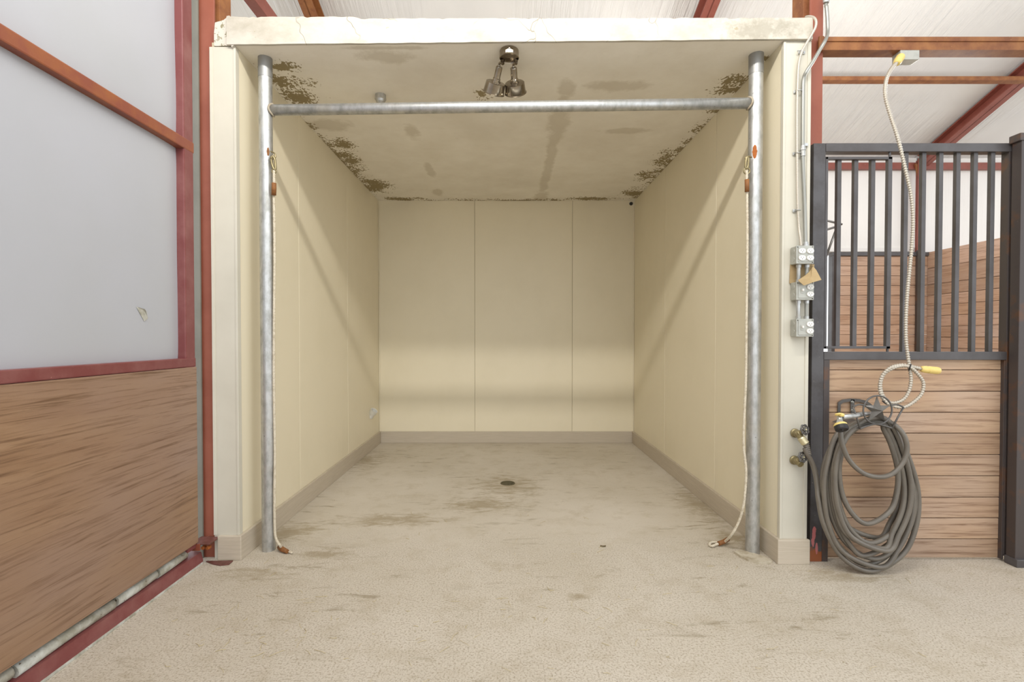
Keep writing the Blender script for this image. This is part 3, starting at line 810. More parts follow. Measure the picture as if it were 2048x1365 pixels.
# white pipe stub low on left wall
q = PX(741, 826, XL)
ps = thing('pipe_stub', q, 'short white plastic pipe elbow sticking out low on the left wall', 'pipe')
ax = Vector((.55, -.25, .8)).normalized()
st = Vector((XL, q.y, q.z - .04))
MB().lathe(st, ax, [(-.01, .030), (.045, .030), (.047, .038), (.085, .040), (.085, .033), (.03, .031)], 24).build('pipe', M['pvc'], ps)
q = PY(1262, 407, YB)
tag(MB().lathe((q.x, YB, q.z - .004), (0, -1, 0), [(0, .02), (.012, .018), (.014, .01)], 14).build('black_grommet', M['zipblack']), 'tiny black plug in the upper right corner of rear wall', 'plug')

# floor drain
q = PZ(1015.5, 967.5, 0)
dr = thing('floor_drain', q, 'small round iron drain grate set in the bay floor', 'drain')
MB().lathe(q + Vector((0, 0, .0005)), (0, 0, 1), [(0, .060), (.005, .059), (.006, .052), (.003, .050), (.003, 0)], 30).build('rim', M['drain'], dr)
for k in range(-3, 4):
    hw = math.sqrt(max(.048 ** 2 - (k * .013) ** 2, 1e-6))
    MB().box(q.x - hw, q.x + hw, q.y + k * .013 - .003, q.y + k * .013 + .003, .0035, .0065).build('bar', M['drain'], dr)

# ================================================================== ELECTRICS ON RIGHT JAMB
YJ = YFR - .004
def outlet_box(px0, py0, px1, py1, kind, label):
    Yf = YJ - .055
    a = PY(px0, py0, Yf); b = PY(px1, py1, Yf)
    x0, x1, z1, z0 = a.x, b.x, a.z, b.z
    t = thing('outlet_box', ((x0 + x1) / 2, YJ, z0), label, 'outlet box')
    MB().box(x0 + .001, x1 - .001, Yf + .006, YJ, z0 + .001, z1 - .001, bev=.005).build('box_body', M['boxgrey'], t)
    for i in range(2):
        MB().lathe((x0 + .001, (Yf + YJ) / 2, z0 + (z1 - z0) * (.28 + .44 * i)), (-1, 0, 0), [(0, .012), (.0012, .0115)], 16).build('knockout', M['boxgrey'], t)
    cv = MB().box(x0, x1, Yf - .001, Yf + .006, z0, z1, bev=.004).build('cover_plate', M['boxgrey'], t)
    W, H = x1 - x0, z1 - z0
    MB().box(x0 + W * .10, x1 - W * .04, Yf - .004, Yf, z0 + H * .10, z1 - H * .10, bev=.003).build('raised_face', M['boxgrey'], cv)
    for (u, v) in ((.08, .92), (.92, .92), (.92, .08), (.3, .86), (.3, .14)):
        MB().lathe((x0 + W * u, Yf - .001, z0 + H * v), (0, -1, 0), [(0, .003), (.002, .0025)], 8).build('screw', M['slot'], cv)
    def outlet(u, v):
        cx, cz = x0 + W * u, z0 + H * v
        pg = [Vector((cx + .0175 * max(-1, min(1, cos(2 * pi * (k + .5) / 12) * 1.12)), Yf - .004, cz + .0135 * sin(2 * pi * (k + .5) / 12))) for k in range(12)]
        o = MB().prism(pg, (0, -.005, 0)).build('outlet', M['whiteplastic'], t)
        sl = MB().box(cx - .007, cx - .0055, Yf - .0095, Yf - .009, cz - .001, cz + .006).box(cx + .0055, cx + .007, Yf - .0095, Yf - .009, cz - .001, cz + .005)
        sl.lathe((cx, Yf - .009, cz - .006), (0, -1, 0), [(0, .002), (.0005, .002)], 8)
        sl.build('slots', M['slot'], o)
    if kind == 4:
        for u in (.30, .76):
            for v in (.32, .70): outlet(u, v)
    else:
        for v in (.32, .70): outlet(.76, v)
        sw = MB().box(x0 + W * .24, x0 + W * .38, Yf - .006, Yf - .003, z0 + H * .36, z0 + H * .66, bev=.001).build('switch_frame', M['boxgrey'], t)
        MB().box(x0 + W * .27, x0 + W * .36, Yf - .016, Yf - .005, z0 + H * .48, z0 + H * .60, bev=.002).build('toggle', M['whiteplastic'], sw)
    return (x0, x1, z0, z1, Yf)
b1 = outlet_box(1592.5, 491.5, 1627.5, 528, 4, 'grey metal box with four white sockets, topmost on right jamb')
b2 = outlet_box(1592.5, 563.5, 1627.5, 600.5, 2, 'grey metal switch and socket box partly covered by the cardboard flap')
b3 = outlet_box(1592.5, 638, 1627, 674, 2, 'grey metal switch and socket box, lowest on right jamb')
# nipples between the boxes
for i, (up, dn) in enumerate(((b1, b2), (b2, b3))):
    for k, px in enumerate((1592, 1611.5)):
        Yn = YJ - .028; x = PY(px, 600, Yn).x + (.012 if k == 0 else .004)
        m_ = M['galv'] if k == 0 else M['conduit']
        lab = '%s short conduit between the %s outlet boxes' % (('left', 'right')[k], ('upper two', 'lower two')[i])
        o = MB().lathe((x, Yn, dn[3] - .002), (0, 0, 1), [(0, .0095), (up[2] - dn[3] + .004, .0095)], 16).build('conduit_nipple', m_)
        tag(o, lab, 'conduit')
        MB().lathe((x, Yn, dn[3]), (0, 0, 1), [(0, .0125), (.014, .0125)], 12).build('locknut', M['galv'], o)
        MB().lathe((x, Yn, up[2] - .016), (0, 0, 1), [(0, .0125), (.016, .0125)], 12).build('locknut', M['galv'], o)
# cardboard
cdp = MB().prism([PY(1581, 529, YJ - .003), PY(1626, 529, YJ - .003), PY(1624, 566, YJ - .003), PY(1579, 567, YJ - .003)], (0, .0025, 0))
cdo = tag(cdp.build('cardboard_scrap', M['card']), 'torn brown cardboard tucked behind conduits between the upper boxes', 'cardboard')
cf = [PY(1625, 531, YJ - .035), PY(1633, 541, YJ - .06), PY(1643, 560, YJ - .09), PY(1626, 565, YJ - .10), PY(1608, 571.5, YJ - .085), PY(1596, 561, YJ - .075), PY(1611, 551, YJ - .06), PY(1622, 541, YJ - .045)]
fm = MB(); ctr = PY(1622, 556, YJ - .085)
fm._add(cf + [ctr] + [p + Vector((0, .003, 0)) for p in cf] + [ctr + Vector((0, .003, 0))],
        [(i, (i + 1) % 8, 8) for i in range(8)] + [((i + 1) % 8 + 9, i + 9, 17) for i in range(8)] + [(i, i + 9, (i + 1) % 8 + 9, (i + 1) % 8) for i in range(8)], False)
fm.build('folded_flap', M['card'], cdo, fix=True)
MB()._add([PY(1623, 529, YJ - .004), PY(1629, 529, YJ - .004), PY(1628, 536, YJ - .036), PY(1620, 543, YJ - .04)], [(0, 1, 2, 3)]).build('fold', M['card'], cdo)

# rigid conduit coming down along the column
Yc = YJ - .012
pts = spline([PY(1655, -40, 2.66), PY(1652, 8, 2.66), PY(1653, 14, 2.655), PY(1655, 40, 2.655), PY(1655, 66, 2.65), PY(1651, 80, Yc - .02), PY(1640, 99, Yc - .02), PY(1626, 123, Yc - .02), PY(1613, 143, Yc - .015), PY(1607, 160, Yc), PY(1606, 200, Yc), PY(1605.5, 300, Yc), PY(1606, 330, Yc), PY(1609.5, 420, Yc), PY(1611, 494, Yc - .012)], 8)
rc = thing('rigid_conduit', PY(1606, 300, Yc), 'smooth grey conduit bending over the jamb down to the top box', 'conduit')
MB().tube(pts, .0088, 14).build('tube', M['conduit'], rc)
p = PY(1605.8, 303, Yc); MB().lathe(p + Vector((0, 0, -.025)), (0, 0, 1), [(0, .012), (.03, .012), (.03, .0145), (.04, .0145), (.04, .0105), (.055, .0105)], 14).box(p.x, p.x + .03, Yc + .004, Yc + .008, p.z + .03, p.z + .045).build('coupling', M['galv'], rc)
p = PY(1611.5, 489, Yc - .012); MB().lathe(p + Vector((0, 0, -.01)), (0, 0, 1), [(0, .014), (.010, .014), (.012, .0115), (.022, .0115)], 14).build('connector', M['galv'], rc)
p = PY(1652, 2, 2.655); MB().lathe(p + Vector((0, 0, -.01)), (.1, 0, 1), [(0, .014), (.03, .018), (.07, .018)], 14).build('upper_fitting', M['galv'], rc)

def corrugated(pts, R, pitch, seg=10, depth=.14):
    p = resample(spline(pts, 14), pitch / 4)
    return MB().tube(p, R, seg, rfun=lambda i: R * (1 - depth * (0, .55, 1, .55)[i % 4]))
# flexible conduit
fc = thing('flexible_conduit', PY(1600, 300, Yc), 'thin corrugated conduit curling over the fascia end down the jamb', 'conduit')
corrugated([PY(1612, 34, 2.72), PY(1618, 33, 2.66), PY(1627, 35, 2.625), PY(1632, 42, 2.61), PY(1631, 54, 2.61), PY(1624, 68, 2.615), PY(1612, 88, 2.62), PY(1604, 103, 2.62), PY(1598, 125, Yc), PY(1595.5, 160, Yc), PY(1594, 220, Yc), PY(1594, 300, Yc), PY(1595, 400, Yc), PY(1597.5, 450, Yc), PY(1600, 472, Yc - .01), PY(1602, 492, Yc - .015)], .0068, .0085).build('tube', M['armour'], fc)
for (px, py, s) in ((1607, 105, 1), (1590, 184, -1), (1588, 308, -1), (1588, 422, -1)):
    p = PY(px, py, YJ); cx = PY(px - s * 8, py, Yc).x
    MB().box(min(p.x - .008, cx), max(p.x + .008, cx), YJ - .003, YJ, p.z - .008, p.z + .008, bev=.001).lathe((p.x, YJ - .003, p.z), (0, -1, 0), [(0, .0035), (.003, .003)], 8).build('strap', M['galv'], fc)
    MB().tube([Vector((cx + .011 * cos(a), Yc - .009 * sin(a), p.z)) for a in [pi * k / 8 for k in range(9)]], .003, 6).build('strap_loop', M['galv'], fc)

# ================================================================== STALL FRONT
YS = 2.66
SF = thing('stall_front', (2.3, YS + .03, 0), 'black steel stall front with vertical bars over stained plank boards', 'stall front')
ztop = PY(1700, 286.5, YS).z; ztb = PY(1700, 303.5, YS).z
zl1 = PY(1700, 704, YS).z; zl0 = PY(1700, 720.5, YS).z
xp0 = PY(1624, 680, YS).x; xp1 = PY(1648, 680, YS).x
def chipped():
    t = NT('black_steel_chipped_foot'); o = t.coords()
    n = t.noise(o, 8, 5, .65); sp = t.noise(o, 90, 3, .6)
    col = t.mix(t.ramp(n, .4, .7), srgb(80, 78, 80), srgb(60, 55, 54))
    col = t.mix(t.ramp(sp, .72, .76), col, srgb(170, 160, 145))
    wob = t.ramp(t.noise(o, 30, 4, .6), .3, .7, -.22, .22)
    sep = t.n('ShaderNodeSeparateXYZ'); t.l(t.tc.outputs['Object'], sep.inputs[0])
    rust = t.ramp(t.math('ADD', sep.outputs['Z'], t.math('MULTIPLY', wob, .12)), .07, .05)
    col = t.mix(rust, col, srgb(140, 78, 44))
    rt = Vector((2.3, YS + .03, 0))
    for (px, py, rx, rz) in ((1628, 1068, .016, .055), (1633, 1098, .010, .045), (1626, 1085, .012, .04)):
        p = PY(px, py, YS) - rt
        k = t.ramp(t.math('ADD', t.ell((p.x, p.y, p.z), (rx, .05, rz)), wob), .27, .33)
        col = t.mix(k, col, srgb(176, 104, 104))
    return t.done(col, .4, 0, t.bump(sp, .1, .003))
MB().box(xp0, xp1, YS, YS + .05, 0.0, ztop, bev=.003).build('end_post', chipped(), SF)
xq0 = PY(2013, 680, YS).x; xq1 = PY(2031, 680, YS).x
MB().box(xq0, xq1, YS, YS + .045, 0.03, ztop - .002, bev=.004).build('end_post', M['blackrust'], SF)
MB().box(xp1, xq1, YS - .002, YS + .05, ztb, ztop, bev=.003).build('top_rail', M['black'], SF)
MB().box(xp1, xq0 + .002, YS - .002, YS + .045, zl0, zl1, bev=.003).build('middle_rail', M['black'], SF)
MB().box(xp1 + .001, PY(1658, 900, YS).x, YS, YS + .045, 0.0, zl0, bev=.003).build('lower_stile', M['blackrust'], SF)
MB().box(PY(2007, 900, YS).x, xq0 + .003, YS + .002, YS + .045, 0.01, zl0, bev=.003).build('lower_stile', M['blackrust'], SF)
# right sliding door post (proud of the front)
dp = thing('door_post', (PY(2050, 700, 2.62).x, 2.63, 0), 'dark worn steel post at the right edge beside the stall front', 'post')
x0 = PY(2037, 700, 2.60).x
MB().box(x0, x0 + .10, 2.60, 2.65, 0.03, ztop + .015, bev=.003).build('post', M['blackrust'], dp)
MB().box(PY(2034, 1130, 2.585).x, x0 + .12, 2.585, 2.655, 0.0, .042, bev=.004).build('foot_channel', M['black'], dp)
MB().box(x0 - .012, x0 + .11, 2.595, 2.656, ztop - .01, ztop + .03, bev=.004).build('top_cap', M['blackrust'], dp)
# planks
ys = [721, 740.4, 783.3, 825.5, 867, 910, 952.4, 995.3, 1036.8, 1079, 1123]
Yp = YS + .022
xa = PY(1655, 900, Yp).x; xb = PY(2010, 900, Yp).x
for i in range(10):
    z1 = PY(1800, ys[i] + .6, Yp).z; z0 = PY(1800, ys[i + 1] - .6, Yp).z
    yo = random.uniform(-.0015, .0015)
    MB().box(xa, xb, Yp + yo, Yp + .02, max(z0, .012), z1 if i else zl0 + .01, bev=.003).build('plank', M['woodgold'], SF, origin=((xa + xb) / 2, Yp, z0))
MB().box(xa, xb, Yp + .017, Yp + .024, .02, zl0).build('plank_backing', M['slot'], SF)
# fixed bars
def bar(px, py0, py1, w=.022):
    c = PY(px, (py0 + py1) / 2, YS + .012)
    return MB().box(c.x - w / 2, c.x + w / 2, YS + .012, YS + .012 + w, PY(px, py1, YS + .012).z, PY(px, py0, YS + .012).z, bev=.0015)
for px in (1811, 1846.5, 1880.5, 1915, 1949.5, 1984):
    bar(px, 300, 707).build('bar', M['black'], SF)
# feed door with its own bars
fx0 = xp1 + .001; fx1 = PY(1783, 500, YS).x
fz1 = PY(1700, 313.5, YS).z; fz0 = PY(1700, 698, YS).z
fd = MB()
fd.box(fx0, fx1, YS, YS + .022, fz1 - .014, fz1, bev=.002).box(fx0, fx1, YS, YS + .022, fz0, fz0 + .014, bev=.002)
fd.box(fx0, fx0 + .013, YS, YS + .022, fz0, fz1, bev=.002).box(fx1 - .022, fx1, YS, YS + .022, fz0, fz1, bev=.002)
fdo = fd.build('feed_door', M['black'], SF)
for px in (1677.5, 1711, 1745):
    bar(px, 315, 697).build('bar', M['black'], fdo)
MB().lathe((fx1 - .008, YS + .01, fz1), (0, 0, 1), [(0, .006), (ztb - fz1 + .002, .006)], 10).build('pivot_pin', M['black'], fdo)
MB().lathe((fx1 - .008, YS + .01, zl1 - .002), (0, 0, 1), [(0, .006), (fz0 - zl1 + .002, .006)], 10).build('pivot_pin', M['black'], fdo)

# ================================================================== STALL INTERIOR
def plank_wall(name, label, cat):
    return thing(name, (4.6, 6.0, 0), label, cat)
rw = thing('rear_plank_lining', (4.55, YFAR - .12, 0), 'brown plank lining on the rear stall wall with black top rail', 'plank wall')
lx0 = PY(1668, 600, YFAR - .14).x; lx1 = 5.12
step = 19.6 / 1000 * (YFAR - .14)
z = PLT - .045; k = 0
while z > .02:
    z0 = max(z - step, .0)
    MB().box(lx0, lx1, YFAR - .14 + random.uniform(-.003, .003), YFAR - .10, z0 + .002, z - .002, bev=.004).build('plank', M['woodback'], rw, origin=(4.6, YFAR - .14, z0))
    z -= step; k += 1
MB().box(lx0 - .04, lx1 + .36, YFAR - .165, YFAR - .09, PLT - .045, PLT, bev=.004).build('top_rail', M['black'], rw)
MB().box(lx0 - .04, lx0, YFAR - .165, YFAR - .09, 0, PLT - .045, bev=.004).build('end_stile', M['black'], rw)
px_ = PY(1839, 600, YFAR - .18)
MB().box(px_.x - .028, px_.x + .022, YFAR - .20, YFAR - .15, 0, PLT + .02, bev=.004).build('corner_stile', M['blackrust'], rw)
pw = thing('stall_partition', (XS, 4.4, 0), 'brown plank partition running back along the right side of the stall', 'plank wall')
zz = PLT; k = 0
while zz > .02:
    st_ = .196 if k < 2 else .125
    z0 = max(zz - st_, 0)
    MB().box(XS + random.uniform(-.002, .002), XS + .04, 2.72, YFAR - .145, z0 + .002, zz - .002, bev=.004).build('plank', M['woodside'], pw, origin=(XS, 4.4, z0))
    zz -= st_; k += 1
MB().box(XS + .036, XS + .05, 2.72, YFAR - .17, 0, PLT - .01).build('backing', M['woodside'], pw)
# hinged rack of thin dark rods behind the end post
rk = thing('wall_rack', PY(1672, 452, 4.6), 'thin dark rod bracket seen through the bars beside end post', 'bracket')
for a, b in (((1636, 437), (1684, 449)), ((1636, 465), (1675, 453)), ((1674, 454), (1651, 517))):
    MB().tube([PY(a[0], a[1], 4.6), PY(b[0], b[1], 4.6)], .010, 8).build('rod', M['iron'], rk)
p = PY(1636, 500, 4.6); MB().box(p.x - .02, p.x, 4.58, 4.62, PY(1636, 530, 4.6).z, PY(1636, 430, 4.6).z, bev=.003).build('mount_strip', M['iron'], rk)

# ================================================================== DROP CORD
CY = 2.56
DC = thing('drop_cord', PY(1815, 115, 2.69), 'armoured drop cord hanging from the orange channel beam, coiled low end', 'cord')
cm = corrugated([PY(1793, 126, 2.68), PY(1784, 136, 2.66), PY(1774, 155, 2.63), PY(1770, 178, 2.61), PY(1772, 200, 2.60), PY(1781, 232, 2.59), PY(1792, 265, 2.57), PY(1803, 305, 2.56), PY(1812, 345, CY), PY(1822, 390, CY), PY(1826, 440, CY), PY(1823, 500, CY), PY(1816, 570, CY), PY(1812, 630, CY), PY(1812, 680, CY), PY(1816, 715, CY), PY(1819.5, 738, CY), PY(1822, 760, CY), PY(1818, 782, CY), PY(1807, 799, CY), PY(1790, 806, CY), PY(1775, 803, CY + .01), PY(1764, 788, CY + .015), PY(1761, 768, CY + .015), PY(1768, 749, CY + .01), PY(1786, 737, CY), PY(1804, 732.5, CY), PY(1820, 735, CY - .012), PY(1835, 748, CY - .012), PY(1846.5, 766, CY - .012), PY(1843, 788, CY - .012), PY(1825, 806, CY - .012), PY(1804, 815.5, CY - .01), PY(1779, 810, CY + .005), PY(1768, 800, CY + .01), PY(1761, 788, CY + .015), PY(1759.5, 770, CY + .015), PY(1765, 751, CY + .01), PY(1780, 736.5, CY), PY(1800, 731, CY + .002), PY(1820, 733, CY), PY(1843, 738.5, CY)], .0098, .0125, 10, .38)
cm.build('armoured_cable', M['armour'], DC)
def connector(a, b, r):
    a, b = Vector(a), Vector(b); A = (b - a).normalized(); L = (b - a).length
    return MB().lathe(a, A, [(0, r * .6), (L * .06, r * .85), (L * .3, r), (L * .36, r * .86), (L * .42, r * 1.0), (L * .9, r * 1.02), (L, r * .9)], 20)
connector(PY(1842, 738.5, CY), PY(1877.5, 742, CY), .0185).build('yellow_connector', M['yellow'], DC)
connector(PY(1793, 127, 2.68), PY(1802, 113, 2.70), .020).build('yellow_plug', M['yellow'], DC)
p0 = PY(1801, 112.5, 2.70); p1 = PY(1839, 119, 2.70)
MB().box(p0.x, p1.x, 2.70, 2.76, p1.z, zb - .005, bev=.003).build('socket_box', M['boxgrey'], DC)
MB().tube([PY(1822, 729, CY - .012), PY(1820, 735, CY - .024), PY(1818, 741, CY - .012), PY(1820, 735, CY + .014)], .003, 6, closed=True).build('cable_tie', M['zipblack'], DC)
MB().tube([PY(1764, 802, CY), PY(1769, 806, CY - .006), PY(1771, 808, CY + .004)], .003, 6).build('cable_tie', M['zipblack'], DC)

# ================================================================== HOSE BIBS
def HZ(zx, zy, Y): return PY(1560 + .3516 * zx, 700 + .3516 * zy, Y)   # points measured in the lower right of the photo
def bib(cpx, hpx, spout, label, grp):
    b = PY(cpx[0], cpx[1], YJ - .02)
    t = thing('hose_bib', Vector((b.x, YJ, b.z)), label, 'faucet', grp)
    MB().lathe((b.x, YJ, b.z), (0, -1, 0), [(0, .024), (.006, .024), (.010, .019), (.035, .019), (.045, .012), (.048, 0)], 24).build('flange', M['brass'], t)
    h = PY(hpx[0], hpx[1], YJ - .075); b2 = Vector((b.x, YJ - .032, b.z))
    A = (h - b2).normalized()
    MB().lathe(b2, A, [(0, .016), (.018, .016), (.022, .012), ((h - b2).length - .01, .010), ((h - b2).length + .002, .005)], 18).build('bonnet', M['brass'], t)
    s = PY(spout[0], spout[1], YJ - .060); S = (s - b2).normalized(); L = (s - b2).length
    MB().lathe(b2, S, [(0, .014), (L * .55, .014), (L * .6, .0165), (L * .95, .0165), (L, .0145), (L * .98, .010), (L * .9, .010)], 20).build('spout', M['brass'], t)
    # seven-lobed wheel handle
    n = (Vector((.30, -1, .25))).normalized(); u = n.orthogonal().normalized(); v = n.cross(u)
    R = .0235
    pts = []
    for k in range(70):
        a = 2 * pi * k / 70; r = R * (1 + .09 * cos(7 * a)); pts.append(h + (u * cos(a) + v * sin(a)) * r)
    w = MB().tube(pts, .0042, 8, closed=True)
    for k in range(7):
        a = 2 * pi * k / 7; w.tube([h + (u * cos(a) + v * sin(a)) * .006, h + (u * cos(a) + v * sin(a)) * R], .0028, 6)
    w.lathe(h - n * .004, n, [(0, .010), (.008, .010), (.010, .006)], 16)
    w.build('handle', M['iron'], t)
    MB().lathe(h + n * .005, n, [(0, .005), (.005, .0045)], 8).build('screw', M['brass_bright'], t)
    return t
bib((1594, 868), (1609.5, 860), (1603, 878), 'upper brass hose bib on the right jamb with hose attached', 'hose bibs on the right jamb')
bib((1592.5, 922.5), (1605, 915), (1602, 930), 'lower brass hose bib on the right jamb with open spout', 'hose bibs on the right jamb')

# ================================================================== HOSE HOLDER
YW = Yp - .001
HH = thing('hose_holder', HZ(480, 340, YW), 'dark iron hose holder with a raised star inside a ring', 'hose holder')
hp = MB()
arc = [HZ(325, 355, YW - .004), HZ(327, 300, YW - .004), HZ(352, 283, YW - .004), HZ(400, 277, YW - .004), HZ(450, 280, YW - .004), HZ(490, 290, YW - .004), HZ(530, 320, YW - .004), HZ(532, 400, YW - .004)]
inn = [HZ(518, 400, YW - .004), HZ(516, 330, YW - .004), HZ(480, 305, YW - .004), HZ(445, 296, YW - .004), HZ(400, 293, YW - .004), HZ(356, 300, YW - .004), HZ(341, 312, YW - .004), HZ(340, 355, YW - .004)]
for i in range(7): hp.prism([arc[i], arc[i + 1], inn[6 - i], inn[7 - i]], (0, -.006, 0))
hp.prism([HZ(399, 283, YW - .004), HZ(420, 283, YW - .004), HZ(420, 360, YW - .004), HZ(399, 360, YW - .004)], (0, -.006, 0))
hp.build('back_plate', M['iron'], HH, fix=True)
for zy in (297, 345):
    p = HZ(410, zy, YW - .010); MB().lathe(p, (0, -1, 0), [(0, .008), (.003, .008), (.004, .005), (.008, .004)], 10).build('screw', M['conduit'], HH)
YF_ = 2.46
ctr = HZ(555, 343, YF_); Rr = (HZ(637, 343, YF_).x - HZ(474, 343, YF_).x) / 2
MB().tube([ctr + Vector((Rr * cos(2 * pi * k / 48), 0, Rr * sin(2 * pi * k / 48))) for k in range(48)], .0042, 10, closed=True).build('ring', M['iron'], HH)
sp = []
for k in range(10):
    a = pi / 2 + 2 * pi * k / 10; r = Rr * (.98 if k % 2 == 0 else .385)
    sp.append(ctr + Vector((r * cos(a), .006, r * sin(a))))
s5 = MB(); s5._add(sp + [ctr + Vector((0, -.034, 0)), ctr + Vector((0, .010, 0))], [((i + 1) % 10, i, 10) for i in range(10)] + [(i, (i + 1) % 10, 11) for i in range(10)])
s5.build('star', M['stariron'], HH, fix=True)
rod = .0042
cr = MB()
cr.tube(spline([HZ(488, 318, YF_), HZ(450, 312, YF_), HZ(415, 325, YF_)], 6), rod, 8)
cr.tube([HZ(415, 325, YF_), HZ(436, 385, YF_), HZ(455, 450, YF_)], rod, 8)
cr.tube(spline([HZ(455, 450, YF_), HZ(490, 436, YF_), HZ(545, 424, YF_), HZ(595, 433, YF_), HZ(638, 447, YF_)], 6), rod, 8)
cr.tube([HZ(638, 447, YF_), HZ(670, 385, YF_), HZ(702, 328, YF_)], rod, 8)
cr.tube(spline([HZ(702, 328, YF_), HZ(670, 313, YF_), HZ(632, 316, YF_)], 6), rod, 8)
cr.build('front_bracket', M['iron'], HH)
sd = MB()
def saddle(u, v):
    zx = 455 + 183 * u; zy = 448 - 26 * sin(pi * u)
    p = HZ(zx, zy + 1, YF_); return Vector((p.x, YF_ + .004 + (YW - .012 - YF_) * v, p.z - .002))
sd.grid(saddle, 14, 4)
sd.build('saddle', M['iron'], HH)

# ================================================================== HOSE COIL
HS = thing('garden_hose', HZ(500, 400, 2.55), 'long grey rubber hose coiled in loops over the iron holder', 'hose')
def HP(zx, zy, Y):
    p = HZ(zx, zy, Y)
    if p.z < .016: p.z = .016
    return p
loops = [  # left, right, bottom x, bottom y, top x, top y, depth
    (222, 788, 520, 1268, 560, 392, 2.530), (250, 757, 575, 1238, 545, 398, 2.520), (240, 738, 500, 1222, 555, 388, 2.548), (270, 770, 545, 1190, 560, 384, 2.535),
    (288, 722, 480, 1172, 550, 404, 2.522), (302, 706, 590, 1132, 565, 396, 2.500), (320, 730, 520, 1100, 550, 410, 2.512), (285, 690, 560, 1070, 545, 396, 2.560), (336, 672, 500, 990, 560, 414, 2.500), (312, 745, 610, 1145, 560, 388, 2.490)]
pts = [HZ(142, 560, YJ - .085), HZ(152, 590, YJ - .085), HZ(180, 640, YJ - .075), HZ(200, 700, 2.57), HZ(212, 780, 2.56), HZ(220, 860, 2.54)]
for i, (L, R, bx, by, tx, ty, Y) in enumerate(loops):
    h = by - ty; w = R - L; j = lambda a: random.uniform(-a, a)
    nxt = loops[(i + 1) % len(loops)]
    if i: pts += [HP(L + .05 * w, ty + .27 * h, Y), HP(L, ty + .46 * h, Y)]
    pts += [HP(L + .05 * w + j(4), ty + .70 * h, Y), HP(L + .22 * w + j(6), ty + .90 * h, Y - .006), HP(bx, by, Y - .012), HP(R - .16 * w + j(6), ty + .88 * h, Y - .004), HP(R - .02 * w, ty + .68 * h, Y),
            HP(R - .01 * w, ty + .46 * h, Y + .004), HP(R - .12 * w, ty + .22 * h, Y + .002), HP(R - .24 * w, ty + .07 * h, Y), HP((tx + 20), ty, Y), HP(tx - 60, ty + .012 * h, Y + .002), HP(L + .20 * (R - L), ty + .09 * h, (Y + nxt[6]) / 2)]
hm = MB().tube(spline(pts, 9), .0122, 12)
hm.build('hose_coils', M['hose'], HS)
pts = [HZ(560, 398, 2.52), HZ(640, 420, 2.48), HZ(700, 480, 2.455), HZ(722, 560, 2.45), HZ(700, 640, 2.45), HZ(640, 705, 2.45), HZ(560, 724, 2.45), HZ(470, 700, 2.45), HZ(395, 630, 2.45), HZ(355, 540, 2.45), HZ(345, 470, 2.455), HZ(350, 420, 2.47)]
MB().tube(spline(pts, 9), .0115, 12).build('hose_tail', M['hose'], HS)
# strain relief + collar to the bib
a, b = HZ(118, 498, YJ - .070), HZ(146, 536, YJ - .08)
A_ = (b - a)
MB().lathe(a, A_, [(0, .0165), (.004, .019), (A_.length * .9, .020), (A_.length, .017)], 24).build('collar', M['brass_bright'], HS)
c2 = HZ(164, 598, YJ - .085); n = 36
MB().tube([b.lerp(c2, k / n) for k in range(n + 1)], .014, 14, rfun=lambda i: (.0165 - .003 * i / n) * (1.0 if (i // 3) % 2 == 0 else .80)).build('strain_relief', M['hose'], HS)

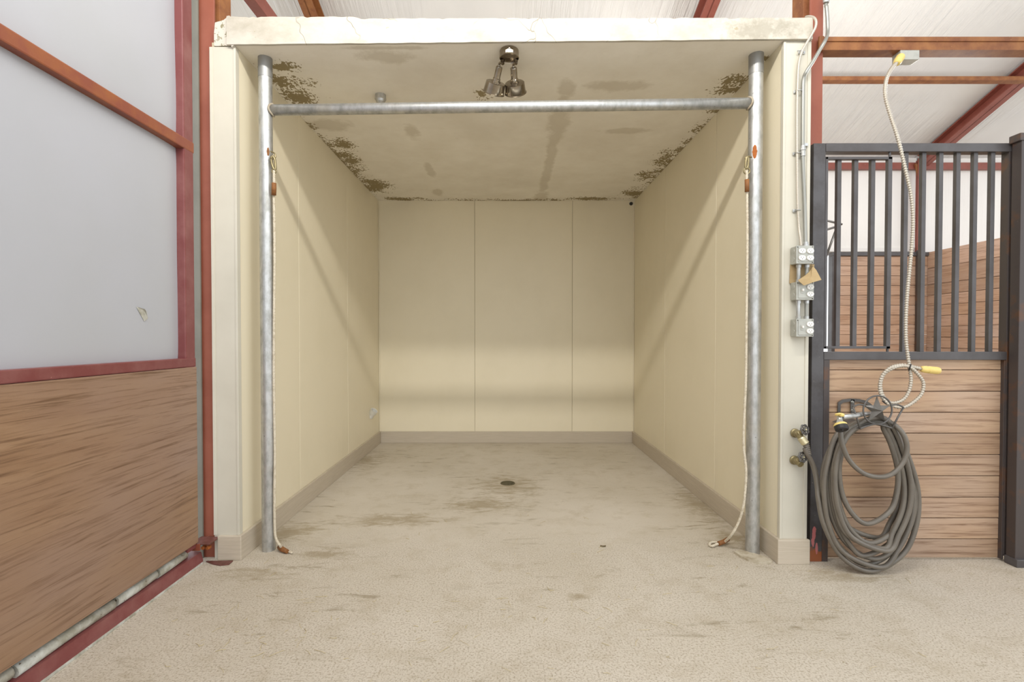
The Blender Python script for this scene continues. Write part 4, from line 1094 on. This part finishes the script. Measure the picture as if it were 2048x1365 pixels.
# ================================================================== SPRAY NOZZLE
NZ = thing('spray_nozzle', HZ(345, 420, 2.44), 'metal spray nozzle with yellow trim resting on the hose coils', 'nozzle')
yn = 2.47
MB().tube([HZ(352, 385, yn - .02), HZ(420, 376, yn - .005), HZ(470, 366, yn + .02), HZ(520, 362, yn + .04)], .0125, 14, rfun=lambda i: (.012, .013, .0115, .010)[i]).build('handle', M['galv'], NZ)
MB().lathe(HZ(338, 380, yn - .02), (HZ(343, 430, yn - .045) - HZ(338, 380, yn - .02)), [(0, .011), (.02, .012), (.04, .018), (.055, .026)], 20).build('neck', M['galv'], NZ)
hd = HZ(343, 428, yn - .045)
dn_ = Vector((.02, -.55, -.83)).normalized()
MB().lathe(hd - dn_ * .008, dn_, [(0, .024), (.006, .0295), (.012, .0295)], 24).build('trim_ring', M['yellow'], NZ)
MB().lathe(hd + dn_ * .004, dn_, [(0, .029), (.018, .030), (.024, .026), (.021, .022), (.021, .006), (.026, .004)], 24).build('spray_head', M['zipblack'], NZ)
lv = ring(HZ(331, 368, yn - .03), (0, .5, 1), .0105, .0045); lv.lathe(HZ(348, 369, yn - .03), (0, -.3, 1), [(-.004, .014), (.003, .014), (.005, .011)], 18)
lv.build('yellow_lever', M['yellow'], NZ)

# ================================================================== SMALL FLOOR THINGS
q = PZ(1206, 1094, 0)
tag(MB()._add([q + Vector(v) for v in ((-.018, -.006, .002), (-.006, -.010, .008), (.014, -.008, .003), (.018, .004, .007), (.002, .010, .002), (-.014, .008, .006))], [(0, 1, 5), (1, 4, 5), (1, 2, 4), (2, 3, 4)]).build('dry_leaf', M['leaf']),
    'small crumpled dry leaf on the floor between drain and aisle', 'leaf')
sm = MB()
for i in range(170):
    if random.random() < .5: x, y = random.gauss(.15, .55), random.gauss(2.0, .35)
    elif random.random() < .5: x, y = random.gauss(-1.0, .2), random.gauss(2.0, .2)
    else: x, y = random.uniform(-1.3, 2.6), random.uniform(1.75, 3.6)
    if y > 2.6 and not (XL + .05 < x < XR - .05): continue
    if x < -1.5: continue
    a = random.uniform(0, pi); L = random.uniform(.012, .06); d = Vector((cos(a), sin(a), 0))
    m0 = Vector((x, y, .0025)); bend = Vector((-d.y, d.x, 0)) * random.uniform(-.008, .008)
    sm.tube([m0 - d * L / 2, m0 + bend, m0 + d * L / 2], random.uniform(.0006, .0011), 4)
tag(sm.build('straw_litter', M['straw']), 'thin scattered bits of pale straw on the concrete floor', 'straw', kind='stuff')
pm = MB()
for i in range(240):
    x, y = random.uniform(-1.3, 2.6), random.choice((random.uniform(1.75, 2.75), random.uniform(1.75, 5.3)))
    if y > 2.6 and not (XL + .05 < x < XR - .05): continue
    r = random.uniform(.0015, .0045)
    pm.lathe((x, y, 0), (0, 0, 1), [(0, r), (r * .7, r * .8), (r * 1.1, 0)], 5)
tag(pm.build('grit_litter', M['chunk']), 'loose specks of grit lying on the concrete floor', 'grit', kind='stuff')
